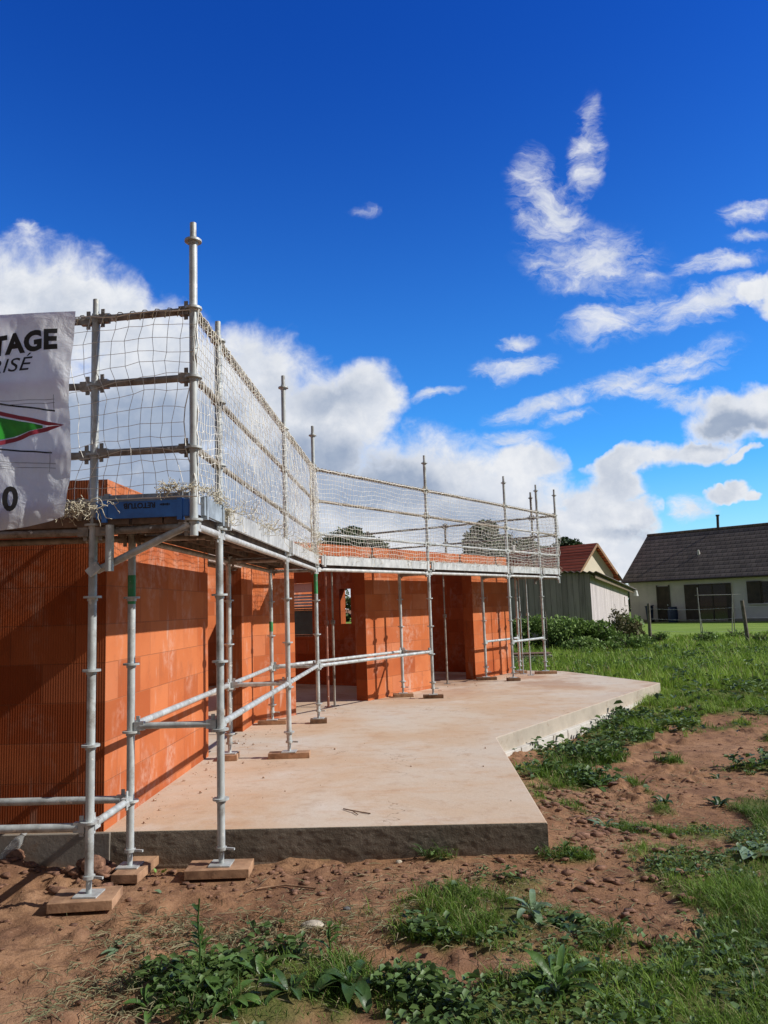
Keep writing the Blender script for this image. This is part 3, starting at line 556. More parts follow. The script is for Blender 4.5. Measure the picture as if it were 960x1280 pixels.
# ------------------------------------------------------------------ walls
def wall(name, a, b, th, z0, z1, holes=(), label=None, side=1, mt='brick'):
    """a->b is the outer face line; thickness goes to the left of a->b (side=1)"""
    Lx = hypot(b[0]-a[0], b[1]-a[1]); ang = atan2(b[1]-a[1], b[0]-a[0]); xs = sorted({0, Lx}|{h[0] for h in holes}|{h[1] for h in holes}); zs = sorted({z0, z1}|{h[2] for h in holes}|{h[3] for h in holes})
    mb = MB()
    solid = {}
    for i in range(len(xs)-1):
        for j in range(len(zs)-1):
            cx, cz = (xs[i]+xs[i+1])/2, (zs[j]+zs[j+1])/2; solid[i, j] = not any(h[0] < cx < h[1] and h[2] < cz < h[3] for h in holes)
    T0, T1 = 0, side*th
    for (i, j), sld in solid.items():
        if not sld: continue
        x0, x1, za, zb = xs[i], xs[i+1], zs[j], zs[j+1]
        mb.add([(x0,T0,za),(x1,T0,za),(x1,T0,zb),(x0,T0,zb)], [(0,1,2,3)]); mb.add([(x0,T1,za),(x1,T1,za),(x1,T1,zb),(x0,T1,zb)], [(3,2,1,0)])
        for (di, dj, vs) in ((-1,0,[(x0,T0,za),(x0,T0,zb),(x0,T1,zb),(x0,T1,za)]), (1,0,[(x1,T0,za),(x1,T1,za),(x1,T1,zb),(x1,T0,zb)]), (0,-1,[(x0,T0,za),(x0,T1,za),(x1,T1,za),(x1,T0,za)]), (0,1,[(x0,T0,zb),(x1,T0,zb),(x1,T1,zb),(x0,T1,zb)])):
            if not solid.get((i+di, j+dj), False): mb.add(vs, [(0,1,2,3)])
    o = None
    o = hb(mb, name, M[mt], 0, ang, (a[0], a[1], 0))
    if mt == 'brick':       # block ends in the openings take a brick copy with jamb shade painted in
        o.data.materials.append(M['brickendshade'])
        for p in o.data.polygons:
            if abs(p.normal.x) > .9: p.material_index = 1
    if label: o['label'] = label
    return o
Y1e, Y2s = 7.60, 9.07; cx_, cy2 = XW, 9.711
ZB = ZS+.003; ZH = 2.185
# side wall with its doorway; outer face looks right: direction a->b chosen so thickness goes into the house
wall('side_wall', (XW,5.09), (XW,cy2), .2, ZB, ZW, [(Y1e-5.09, Y2s-5.09, 0, ZH)])
wall('front_wall', (XW-.202,5.09), (-6.8,5.09), .2, ZB, ZW, side=-1, mt='brickshade')  # darker brick copy: this wall's shade is painted into its colour
wa, wb = W(-.336, WN), W(6.85, WN)
t0 = -.336
A0 = W(t0, WN)
ww_ = wall('wing_wall', A0, wb, .2, ZB, ZW, [(.44-t0, 2.02-t0, 0, ZH), (3.82-t0, 5.33-t0, 0, ZH)])
e0 = W(6.848, WN+.202); e1 = W(6.848, 5.15)
wall('end_wall', e0, e1, .2, ZB, ZW, [(2.7, 4.1, .95, 2.2)], mt='brickinshade')  # interior walls use a brick copy with indoor shade painted in
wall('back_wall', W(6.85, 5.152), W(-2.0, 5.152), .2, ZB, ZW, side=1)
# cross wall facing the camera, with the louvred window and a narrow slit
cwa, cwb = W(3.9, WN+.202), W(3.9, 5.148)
wall('cross_wall', cwa, cwb, .18, ZB, ZW, [(1.36, 1.62, 1.28, 1.90), (2.25, 3.02, 1.05, 2.05)], mt='brickinshade')
wall('left_wall', (-6.6,5.295), (-6.6,10.8), .2, ZB, ZW, side=1)
wall('partition_wall', (-3.2, 6.9), (-6.35, 6.9), .1, ZB, ZW, mt='brickinshade')
wall('partition_wall', (-2.86, 11.5), (-2.10, 11.5), .12, ZB, ZW, mt='brickinshade')  # added wall, put in as a dark strip for the shaded doorway view
# lintels (cast in the openings' heads, 3 mm proud of nothing: sit inside the hole)
mb = MB(); mb.box2((XW-.16, Y1e+.003, ZH-.13), (XW+.012, Y2s-.003, ZH-.003)); hb(mb, 'lintel', M['lintel'], .004)
for (ta, tb) in ((.44,2.02), (3.82,5.33)):
    p = W(ta, WN); mb = MB(); mb.box2((.004,-.006,ZH-.09), (tb-ta-.004,.17,ZH-.003)); hb(mb, 'lintel', M['lintel'], .004, pi/2-TH, (p[0], p[1], 0))
# louvred window set in the cross wall
def ent(nm, parent, loc, rz): e = empty(nm, loc, rz); e.parent = parent; return e
cw = W(3.9, WN+.202); wang = atan2(NY, NX)
def inw(mb, nm, m, par=None):
    o = mb.build(nm, m, par or house)
    if par is None: o.location = (cw[0]-XW, cw[1]-5.09, 0); o.rotation_euler.z = wang
    return o
M['teal'] = simple('dark_teal_glass', (.06,.13,.15), .35, 0, .3, 3, spec=.2); M['shut'] = simple('grey_slat', (.45,.48,.50), .5, .2, .3, 12); M['pinkconc'] = mat_pale_conc('pink_lintel', (.60,.44,.42))
mb = MB(); z0_, z1_ = 1.055, 2.045; mb.box2((2.255,.05,z0_), (2.30,.11,z1_)); mb.box2((2.97,.05,z0_), (3.015,.11,z1_)); mb.box2((2.303,.05,z0_), (2.967,.11,z0_+.04)); mb.box2((2.303,.05,1.54),(2.967,.11,1.57)); fr = inw(mb, 'window', M['galvdark'])
mb = MB(); mb.box2((2.303,.075,z0_+.043), (2.967,.085,1.537)); g_ = inw(mb, 'pane', M['teal'], fr)
mb = MB()
for k in range(5): mb.box((2.635, .07, 1.60+.055*k), (.66, .045, .02), Matrix.Rotation(.5, 3, 'X'))
inw(mb, 'louvre_slats', M['shut'], fr)
mb = MB(); mb.box2((2.303,.045,1.875), (2.967,.115,2.04)); inw(mb, 'shutter_box', M['pinkconc'], fr)
# window frame in the end wall seen through the slit
# ------------------------------------------------------------------ props under the lintels
def prop(x, y, zt, m, label, group='steel props standing under the lintels and at the wing end', r=.017):
    e = empty('steel_prop', (x, y, ZS)); h = zt-ZS
    mb = MB(); mb.tube((0,0,.006), (0,0,h*.62), r, 10); mb.tube((0,0,h*.60), (0,0,h*.62+.02), r*1.9, 10); mb.build('outer_tube', m, e)
    mb = MB(); mb.tube((0,0,h*.62+.02), (0,0,h-.008), r*.75, 8); mb.build('inner_tube', m, e)
    mb = MB(); mb.box((0,0,.003), (.11,.11,.006)); mb.build('base_plate', m, e); mb = MB(); mb.box((0,0,h-.004), (.11,.11,.006)); mb.build('head_plate', m, e)
    tag(e, label, 'prop', group); return e
prop(-2.13, 7.80, ZH-.16, M['galvdark'], 'dark steel prop under the lintel of the side doorway, beside the near jamb')
prop(-2.12, 8.90, ZH-.16, M['galvdark'], 'dark steel prop under the lintel of the side doorway, beside the far jamb')
mb = MB(); mb.bar((-2.12,Y1e+.03,ZH-.145), (-2.12,Y2s-.03,ZH-.145), .10, .025); o = mb.build('formwork_board', M['timberdark'], bevel=.002); tag(o, 'dark timber board carried by props under the side doorway lintel', 'board')
a = W(1.24, .85); prop(a[0], a[1], ZH-.095, M['redsteel'], 'left reddish prop of the pair in the wide wing doorway')
a = W(1.38, .85); prop(a[0], a[1], ZH-.095, M['galvold'], 'right grey prop of the pair in the wide wing doorway')
a = W(4.52, .86); prop(a[0], a[1], ZH-.095, M['galvold'], 'grey prop standing alone in the second wing doorway')
prop(1.97, 15.35, 2.04, M['galv'], 'left thin upright just beyond the end of the wing wall', r=.014)
prop(2.07, 15.05, 2.04, M['galv'], 'right thin upright just beyond the end of the wing wall', r=.014)

# ------------------------------------------------------------------ scaffold
sc = empty('scaffolding', (XO, 4.885, 0)); tag(sc, 'grey tubular steel scaffolding with guard rails wrapped around the brick house', 'scaffolding')
SI = Matrix.Translation((-XO, -4.885, 0))
def sb(mb, name, m, bevel=0):
    o = mb.build(name, m, sc, bevel=bevel); o.matrix_parent_inverse = SI; return o
ccs = [0]
def standard(x, y, z0, z1, m='galv', base=True, ring_from=0, stub=True, green=None):
    mb = MB(); zb = z0+(.10 if base else 0)
    mb.tube((x,y,zb), (x,y,z1-.09 if stub else z1), .0235, 14)
    if stub: mb.tube((x,y,z1-.09), (x,y,z1), .019, 12)
    for z in rings:
        if zb+.05 < z < z1-.02:
            mb.tube((x,y,z-.006), (x,y,z+.006), .050, 14); mb.tube((x,y,z-.022), (x,y,z-.006), .029, 12)
    o = sb(mb, 'standard', M[m])
    if base:
        b = MB(); b.tube((x,y,z0+.006), (x,y,zb+.02), .016, 10); b.box((x,y,z0+.004), (.13,.13,.008)); b.tube((x,y,zb-.018), (x,y,zb), .033, 12); b.bar((x+.02,y,zb-.009), (x+.085,y-.02,zb-.009), .012, .012)
        bo = b.build('base_plate', M['galv'], o)
    if green:
        b = MB(); b.tube((x,y,green[0]), (x,y,green[1]), .0245, 14); b.build('paint_band', M['greensteel'], o)
    return o
def rail(a, b, z, name='guard_rail', m='galvold', r=.021, heads=True, zb=None, inset=.0):
    zb = z if zb is None else zb
    A = Vector((a[0],a[1],z)); B = Vector((b[0],b[1],zb)); d = (B-A).normalized(); mb = MB(); mb.tube(A+d*.06, B-d*.06, r, 12)
    if heads:
        for P, s_ in ((A,1),(B,-1)):
            q_ = P+d*s_*.045; mb.bar(P+d*s_*.024, P+d*s_*.085, .036, .052); mb.bar(q_+Vector((0,0,-.05)), q_+Vector((0,0,.06)), .008, .022, (d.x,d.y,.001))
    return sb(mb, name, M[m])
SB = .052   # top of the timber sole boards above what they lie on
c0 = (XO, 4.3213); p0 = (-1.8416, 4.4151); fr0 = (-1.8416, 4.4151)
P2 = (XO, 4.8852); P1 = (XI, 4.8852); P3 = (XO, 7.431); P3i = (XI, 7.431); P4 = S4; P4i = (XI, 9.5954)
S5, S5i, S6, S6i, S7, S7i, SE = W(2.637), W(2.637,.53), W(5.3385), W(5.3385,.53), W(6.743), W(6.743,.53), W(7.6485)
L0 = (-4.35, 4.36); L1 = (-4.35, 4.885)
standard(*p0, SB, 3.42); standard(*c0, 1.98, 3.82, base=False)
standard(*P1, SB, 2.10, stub=False, green=(1.62,1.80)); standard(*P2, SB, 3.43)
standard(*P3, ZS+SB, 3.83); standard(*P3i, ZS+SB, 2.10, stub=False); standard(*P4, ZS+SB, 3.83, green=(1.74,1.98)); standard(*P4i, ZS+SB, 2.10, stub=False, green=(1.3,1.42))
for p in (S5, S6, S7): standard(*p, ZS+SB, 3.83)
for p in (S5i, S6i, S7i): standard(*p, ZS+SB, 2.10, stub=False)
standard(*SE, 1.92, 3.83, base=False); e1_ = W(7.6485, .52); standard(*e1_, 1.92, 3.83, base=False, m='galvold')
e2_ = W(7.6485, 2.6); e3_ = W(7.6485, 4.75); standard(*e2_, .05, 3.36, m='galvold'); standard(*e3_, .05, 3.36, m='galvold')
standard(*L0, SB, 3.42); standard(*L1, SB, 2.10, stub=False)
standard(-1.72, 4.35, 1.80, 2.06, base=False, stub=False)
# guard rails
for z in (ZL, ZM, ZT):
    rail(p0, c0, z+.01, zb=z); rail(L0, p0, z); rail(c0, P2, z, m='railside'); rail(P2, P3, z, m='railside', r=.019); rail(P3, P4, z, m='railside', r=.019)
    m_ = 'galv' if z == ZL else 'railside'
    rail(P4, S5, z, m=m_, r=.019); rail(S5, S6, z, m=m_, r=.019); rail(S6, S7, z, m='alu' if z != ZT else 'railside', r=.019); rail(S7, SE, z, m='alu' if z == ZL else 'railside', r=.019)
    rail(SE, e1_, z); rail(e1_, e2_, z); rail(e2_, e3_, z)
# low ledgers and transoms
zk = .874
rail(P2, P3, zk, 'ledger', 'galv', .0215); rail(P3, P4, zk, 'ledger', 'galv', .0215); rail(P4, S5, zk, 'ledger', 'galv', .0215)
rail(P1, P3i, zk, 'ledger', 'galv', .0215); rail(P3i, P4i, zk, 'ledger', 'galv', .0215); rail(P4i, S5i, zk, 'ledger', 'galv', .0215)
for a, b in ((P1,P2), (P3i,P3), (P4i,P4), (S5i,S5)): rail(a, b, zk, 'transom', 'galv', .02)
rail(S6i, S7i, zk, 'ledger', 'galv', .0215); rail(S6, S7, zk, 'ledger', 'galv', .0215)
rail(L0, p0, .405, 'ledger', 'galv', .0225); rail(L1, P1, .44, 'ledger', 'galv', .0225); rail(p0, P1, .405, 'transom', 'galv', .0215, zb=.44)
# diagonal strut carrying the cantilevered corner
mb = MB(); mb.tube((p0[0]+.03,p0[1]-.01,1.81), (c0[0]-.02,c0[1],2.045), .021, 12); mb.bar((p0[0]-.01,p0[1]-.035,1.79), (p0[0]+.05,p0[1]-.035,1.84), .03, .05); sb(mb, 'corner_brace', M['galv'])
# platform ledgers and transoms
zp = 2.035
for a, b in ((c0,P2), (P2,P3), (P3,P4), (P4,S5), (S5,S6), (S6,S7), (S7,SE)): rail(a, b, zp, 'platform_ledger', 'alu', .0215)
for a, b in ((P1,P3i), (P3i,P4i), (L1,P1), (L0,p0), (p0,c0)): rail(a, b, zp-.003, 'platform_ledger', 'galvold', .0215)
for a, b in ((P1,P2), (P3i,P3), (P4i,P4), (S5i,S5), (S6i,S6), (S7i,S7), (e1_,SE)): rail(a, b, zp-.006, 'platform_transom', 'galvold', .0215)
# deck boards: perforated steel planks with turned-down edges
def plank(a, b, wd, z, m='deckunder', name='deck_board'):
    A = Vector((a[0],a[1],z)); B = Vector((b[0],b[1],z)); d = (B-A).normalized(); s_ = Vector((d.y,-d.x,0)); mb = MB()
    mb.bar(A+Vector((0,0,.047)), B+Vector((0,0,.047)), wd, .006)
    for k in (-1, 1): mb.bar(A+s_*k*(wd/2-.004)+Vector((0,0,.020)), B+s_*k*(wd/2-.004)+Vector((0,0,.020)), .006, .046)
    n = max(2, int((B-A).length/.42))
    for i in range(1, n):
        P = A+(B-A)*(i/n); mb.bar(P-s_*(wd/2-.012)+Vector((0,0,.034)), P+s_*(wd/2-.012)+Vector((0,0,.034)), .03, .018)
    for P in (A, B): mb.bar(P-s_*(wd/2-.001)+Vector((0,0,.022)), P+s_*(wd/2-.001)+Vector((0,0,.022)), .006, .044)
    o = sb(mb, name, M[m]); return o
zd = 2.062
def off(p, dx, dy): return (p[0]+dx, p[1]+dy)
for k, x in enumerate((-1.70, -1.51, -1.325)):
    plank((x, 4.36), (x, 4.87), .175, zd); plank((x, 4.90), (x, 7.415), .18, zd); plank((x, 7.445), (x, 9.55), .18, zd)
for k, y in enumerate((4.475, 4.655, 4.80)): plank((-1.80-2.5, y), (-1.80, y), .165, zd)
for ta, tb in ((.14,2.625), (2.65,5.325), (5.35,6.73), (6.755,7.63)):
    for n_ in (.115, .30, .475): plank(W(ta, n_), W(tb, n_), .172, zd+.0)
plank(W(7.25,.62), W(7.25,4.6), .5, zd-.003)
# toe boards
def toe(a, b, z0, z1, m, name='toe_board', th=.022, tilt=0):
    mb = MB(); A = Vector((a[0],a[1],(z0+z1)/2)); B = Vector((b[0],b[1],(z0+z1)/2)); mb.bar(A, B, th, z1-z0); d = (B-A).normalized()
    for P in (A+d*.05, B-d*.05): mb.bar(P-Vector((0,0,(z1-z0)/2+.02)), P+Vector((0,0,(z1-z0)/2+.008)), th+.014, .03, (d.x,d.y,0.001))
    return sb(mb, name, M[m])
tb_ = toe((-1.80, 4.36), (-1.262, 4.335), 2.095, 2.190, 'blue')
toe((-1.80, 4.395), (-1.27, 4.37), 2.15, 2.235, 'bluegrey'); toe((-4.3, 4.40), (-1.86, 4.40), 2.115, 2.22, 'galvold')
toe((XO+.036, 4.37), (XO+.036, 4.84), 2.10, 2.205, 'bluegrey')
toe((XO+.036, 4.93), (XO+.036, 7.39), 2.092, 2.205, 'alu'); toe((XO+.036, 7.47), (XO+.036, 9.56), 2.092, 2.205, 'alu')
for ta, tb in ((.08,2.60), (2.67,5.30), (5.37,6.71), (6.78,7.61)): toe(W(ta,-.036), W(tb,-.036), 2.092, 2.205, 'alu')
toe(W(7.685,.05), W(7.685,.48), 2.092, 2.205, 'alu')
def text_mesh(body, size, name, m, parent, fn, bold=.0, shear=0., sx_=1., spacing=1.):
    cu = bpy.data.curves.new(name, 'FONT'); cu.body = body; cu.size = size; cu.offset = bold; cu.shear = shear; cu.space_character = spacing; cu.resolution_u = 4
    to = bpy.data.objects.new(name, cu); COL.objects.link(to); dg = bpy.context.evaluated_depsgraph_get(); dg.update()
    me = bpy.data.meshes.new_from_object(to.evaluated_get(dg)); bpy.data.objects.remove(to); bpy.data.curves.remove(cu)
    xs = [v.co.x for v in me.vertices]; x0_, x1_ = min(xs), max(xs)
    for v in me.vertices: v.co = Vector(fn((v.co.x-x0_)*sx_, v.co.y, (x1_-x0_)*sx_))
    me.materials.clear(); me.materials.append(m); o = bpy.data.objects.new(name, me); COL.objects.link(o); o.parent = parent; return o
# the maker's name, printed upside down on the blue board
def bf(x, y, wtot):
    X = -1.455-x+.0; s_ = (X+1.80)/.538; return (X, 4.36-.025*s_-.0135, 2.178-y)
o = text_mesh('RETOTUB', .043, 'printed_name', M['black'], tb_, bf, .0012, 0, .98); o.location = (0,0,0)
def bf2(x, y, wtot): X = -1.385-x; s_ = (X+1.80)/.538; return (X, 4.36-.025*s_-.0135, 2.170-y)
mb = MB()
for k in range(7): X = -1.425+k*.0085; s_ = (X+1.80)/.538; mb.box((X, 4.36-.025*s_-.0125, 2.165), (.0055,.002,.008+.003*(k%3)))
mb.build('printed_mark', M['black'], tb_)

# ------------------------------------------------------------------ safety nets
def net(path, z0, z1, cell, r, label, sag=.035, seed=0, knots=True, group='white safety nets hung on the scaffold rails', clump=None, outward=(0,-1)):
    """path: list of xy points; cords run along and across"""
    rnd = np.random.default_rng(seed); P = [Vector((p[0],p[1])) for p in path]; seg = [(P[i+1]-P[i]).length for i in range(len(P)-1)]; Ltot = sum(seg); nu = int(Ltot/cell); nv = int((z1-z0)/cell)
    pts = np.zeros((nv+1, nu+1, 3))
    for i in range(nu+1):
        s_ = Ltot*i/nu; k = 0
        while k < len(seg)-1 and s_ > seg[k]: s_ -= seg[k]; k += 1
        d = (P[k+1]-P[k]).normalized(); q_ = P[k]+d*s_; nrm = Vector((d.y,-d.x))
        for j in range(nv+1):
            t = j/nv; u = i*cell
            dz = -sag*1.6*sin(pi*t)*(.5+.5*sin(u*5.1+seed)) + (fbm(np.array([u*1.3+seed]), np.array([t*2.]), 3, 1.5)[0]-.5)*.11*min(1, 4*t*(1-t)+.15)
            du = (fbm(np.array([u*1.1+seed+50]), np.array([t*2.4]), 3, 1.4)[0]-.5)*.15*min(1, 4*t*(1-t)+.25) + sag*.6*sin(t*6+u*2)
            dn = .028+sag*sin(pi*t)*(.4+.6*sin(u*3.3+seed*2))
            pts[j,i] = (q_.x+d.x*du+nrm.x*dn, q_.y+d.y*du+nrm.y*dn, z0+(z1-z0)*t+dz)
    pts += rnd.normal(0, .004, pts.shape)
    mb = MB()
    for j in range(nv+1): mb.path([tuple(p) for p in pts[j]], r*(2.2 if j in (0, nv) else 1), 4 if r > .002 else 3)
    for i in range(nu+1): mb.path([tuple(p) for p in pts[:,i]], r*(2. if i in (0, nu) else 1), 4 if r > .002 else 3)
    e = empty('safety_net', (path[0][0], path[0][1], z0)); inv = Matrix.Translation((-path[0][0], -path[0][1], -z0))
    o = mb.build('mesh_cords', M['net'], e); o.matrix_parent_inverse = inv
    # lashing wound around the top rail
    lb = MB(); random.seed(seed)
    for k in range(len(P)-1):
        d = (P[k+1]-P[k]); ln = d.length; d.normalize(); nrm = Vector((d.y,-d.x)); turns = int(ln/.075); pp = []
        for s_ in range(turns*8+1):
            a_ = 2*pi*s_/8; f = s_/(turns*8); q_ = P[k]+d*(ln*f)+nrm*(.027*cos(a_)); pp.append((q_.x, q_.y, z1+.027*sin(a_)+random.uniform(-.002,.002)))
        lb.path(pp, .0032, 4)
    lo = lb.build('lashing_cord', M['rope'], e); lo.matrix_parent_inverse = inv
    if clump:
        for (a_, b_, nn, rad, lng) in clump:
            cb = MB()
            for q_ in range(nn):
                f = random.random(); c = Vector(a_).lerp(Vector(b_), f)+Vector([random.gauss(0, rad) for _ in range(3)])*.8; pp = [c]; dv = Vector([random.gauss(0,1) for _ in range(3)]).normalized()
                for s_ in range(7):
                    dv = (dv+Vector([random.gauss(0,.7) for _ in range(3)])).normalized(); c = c+dv*lng; pp.append(c)
                cb.path([tuple(x) for x in pp], .0022, 4)
            co_ = cb.build('bunched_cord', M['rope'], e); co_.matrix_parent_inverse = inv
    tag(e, label, 'safety net', group); return e
net([(-2.25,4.395), (-1.8416,4.385), c0], 2.20, ZT+.0, .073, .0019, 'front net hanging between the banner and the tall corner pole', .045, 1,
    clump=[((-1.42,4.29,2.245),(-1.22,4.27,2.25),75,.010,.010), ((-2.0,4.33,2.15),(-1.72,4.31,2.165),30,.010,.018), ((-1.95,4.34,2.12),(-1.86,4.31,2.17),28,.012,.013)])
net([c0, P2, P3, P4], 2.16, ZT, .048, .0020, 'long net along the house side, from the tall corner pole to the bend', .03, 2,
    clump=[((-1.20,4.33,2.25),(-1.17,4.80,2.24),60,.010,.010), ((-1.18,4.80,2.22),(-1.18,5.0,2.12),40,.014,.014), ((-1.18,5.,2.22),(-1.18,9.4,2.20),110,.010,.026), ((-1.19,9.35,2.2),(-1.19,9.5,2.5),60,.015,.02)])
net([P4, S5, S6, S7, SE], 2.16, ZT, .055, .0022, 'net along the far wing, from the bend to the end of the platform', .03, 3,
    clump=[((S4[0],S4[1]-.02,2.2),(W(7.6,-.04)[0],W(7.6,-.04)[1],2.22),160,.012,.03)])
net([SE, e1_, e2_, e3_], 2.16, ZT, .075, .0025, 'net across the far end of the wing platform, behind the thin end poles', .03, 4)
# vertical rope seam near the bend
mb = MB(); pp = [(XO+.02+.006*sin(k*1.3), 9.15+.01*sin(k*2.1), 2.2+k*.045) for k in range(25)]; mb.path(pp, .011, 6); pp = [(XO+.025+.012*cos(k*1.9), 9.15+.014*sin(k*1.9), 2.2+k*.018) for k in range(60)]; mb.path(pp, .004, 4)
o = mb.build('rope', M['rope']); tag(o, 'beige rope hanging down the net seam just before the scaffold bends', 'rope')
mb = MB(); c = W(5.55,-.035); mb.box((c[0], c[1], 2.52), (.05,.02,.14), Matrix.Rotation(.2,3,'Z')); o = mb.build('white_tag', simple('white_plastic', (.78,.78,.76), .6), bevel=.008); tag(o, 'small white plastic tag tied to the lower rail of the wing scaffold', 'tag')

# ------------------------------------------------------------------ banner
bn = empty('banner', (-1.92, 4.27, 3.27)); tag(bn, 'grey-white vinyl banner with black lettering and a green diamond, tied to the front rails', 'banner')
BI = Matrix.Translation((1.92, -4.27, -3.27))
def bdis(x, z):
    X = np.asarray(x, dtype=float); Z = np.asarray(z, dtype=float); r = -1.90-X
    d = .020*np.sin(X*9+Z*2.3)+.012*np.sin(X*23+Z*7+1)+(fbm(X*1.0+8, Z*.55+3, 5, 3.2)-.5)*.20 + .007*np.sin((X*.8+Z)*38)*fbm(X+2,Z+5,2,3.)
    d = d*np.clip((3.29-Z)/.12, .1, 1)
    return 4.262-d*.55-.008
xs_ = np.linspace(-3.9, -1.905, 230); zs_ = np.linspace(2.06, 3.29, 150); BX, BZ = np.meshgrid(xs_, zs_)
edge_ = (BX+1.905)/2.; BXX = BX - .022*(1-(BZ-2.06)/1.23)*np.exp(edge_*3) - .012*np.sin(BZ*7)*np.exp(edge_*12); BZZ = BZ + np.where(BZ < 2.3, 1, 0)*(2.3-BZ)/.24*(.020*np.sin(BX*6)+.03*np.exp(edge_*18))
ii = np.arange(BX.size).reshape(BX.shape)
def mat_banner():
    t = NT('banner_vinyl'); v = t.obj(); n = t.noise(v, 3, 6, .65); n2 = t.noise(t.map(v, (1,1,.6)), 9, 5, .6)
    col = t.ramp(n, [(.3, (.72,.75,.78)), (.6, (.84,.87,.90)), (.8, (.93,.95,.96))]); col = t.mix(t.math('MULTIPLY', t.step(n2, .6, .75), .4), col, (.74,.74,.74))
    t.fin(col, .38, 0, .5); t.bump(t.noise(v, 7, 6, .6, .8), .7, .03); tr = t.n('ShaderNodeBsdfTranslucent'); t.l(col, tr.inputs[0]); mx = t.n('ShaderNodeMixShader'); mx.inputs[0].default_value = .5
    t.l(t.b.outputs[0], mx.inputs[1]); t.l(tr.outputs[0], mx.inputs[2]); t.l(mx.outputs[0], t.o.inputs[0]); return t.m
bo = np_mesh('banner_sheet', np.stack([BXX.ravel(), bdis(BX, BZ).ravel(), BZZ.ravel()],1), quads=np.stack([ii[:-1,:-1].ravel(), ii[:-1,1:].ravel(), ii[1:,1:].ravel(), ii[1:,:-1].ravel()],1), m=mat_banner(), parent=bn, smooth=True); bo.matrix_parent_inverse = BI
def by(x, z): return float(bdis(x, z))-.006
def stripP(pts_a, pts_b, name, m, n=40):
    """a flat band between two polylines (x,z) laid on the banner"""
    def samp(pts, t):
        s_ = t*(len(pts)-1); k = min(int(s_), len(pts)-2); f = s_-k; return (pts[k][0]*(1-f)+pts[k+1][0]*f, pts[k][1]*(1-f)+pts[k+1][1]*f)
    mb = MB(); vs = []; K = 6
    for i in range(n+1):
        a_, b_ = samp(pts_a, i/n), samp(pts_b, i/n)
        for j in range(K+1): x = a_[0]*(1-j/K)+b_[0]*j/K; z = a_[1]*(1-j/K)+b_[1]*j/K; vs.append((x, by(x,z), z))
    mb.add(vs, [(i*(K+1)+j, i*(K+1)+j+1, (i+1)*(K+1)+j+1, (i+1)*(K+1)+j) for i in range(n) for j in range(K)], True); o = mb.build(name, m, bn); o.matrix_parent_inverse = BI; return o
M['green'] = simple('green_print', (.03,.36,.03), .45, 0, .3, 9); M['redp'] = simple('red_print', (.32,.03,.06), .5, 0, .2); M['whitep'] = simple('white_print', (.72,.70,.70), .5); M['greyp'] = simple('grey_print', (.20,.20,.22), .6)
tx, tz = -1.945, 2.625
stripP([(tx,tz),(-2.75,2.83)], [(tx-.10,tz+.003),(-2.75,2.805)], 'red_outline', M['redp']); stripP([(tx,tz),(-2.75,2.40)], [(tx-.10,tz-.003),(-2.75,2.425)], 'red_outline', M['redp'])
stripP([(tx-.13,tz+.004),(-2.75,2.785)], [(tx-.13,tz-.010),(-2.75,2.445)], 'green_diamond', M['green'])
stripP([(-2.0,2.712),(-2.75,2.85)], [(-2.0,2.703),(-2.75,2.838)], 'black_line', M['black']); stripP([(-2.02,2.475),(-2.75,2.55)], [(-2.02,2.467),(-2.75,2.538)], 'black_line', M['black'])
for (za, zb_) in ((2.775,2.80),(2.755,2.775),(2.41,2.46),(2.385,2.43)): stripP([(-2.0,za),(-2.75,zb_)], [(-2.0,za-.003),(-2.75,zb_-.003)], 'thin_line', M['greyp'])
stripP([(-2.005,2.80),(-2.005,2.70)], [(-2.008,2.80),(-2.008,2.70)], 'thin_line', M['greyp'], 10); stripP([(-2.03,2.48),(-2.03,2.36)], [(-2.033,2.48),(-2.033,2.36)], 'thin_line', M['greyp'], 10)
def dens_text(body, size, xr_, zb_, bold, shear, sxx, m, name, wid=None):
    def fn(x, y, wt):
        k = (wid/wt if wid else 1.); X = xr_-wt*k+x*k; Z = zb_+y+(xr_-X)*-.03; return (X, by(X, Z)-.002, Z)
    o = text_mesh(body, size, name, m, bn, fn, bold, shear, sxx, 1.06); o.matrix_parent_inverse = BI; return o
dens_text('TAGE', .155, -1.985, 3.070, .0075, 0, 1.05, M['black'], 'lettering', .42)
dens_text('RIS\u00c9', .112, -2.135, 2.955, .0005, .28, 1.0, M['black'], 'lettering', .27)
dens_text('0', .185, -2.205, 2.155, .006, 0, .95, M['black'], 'lettering', .085)

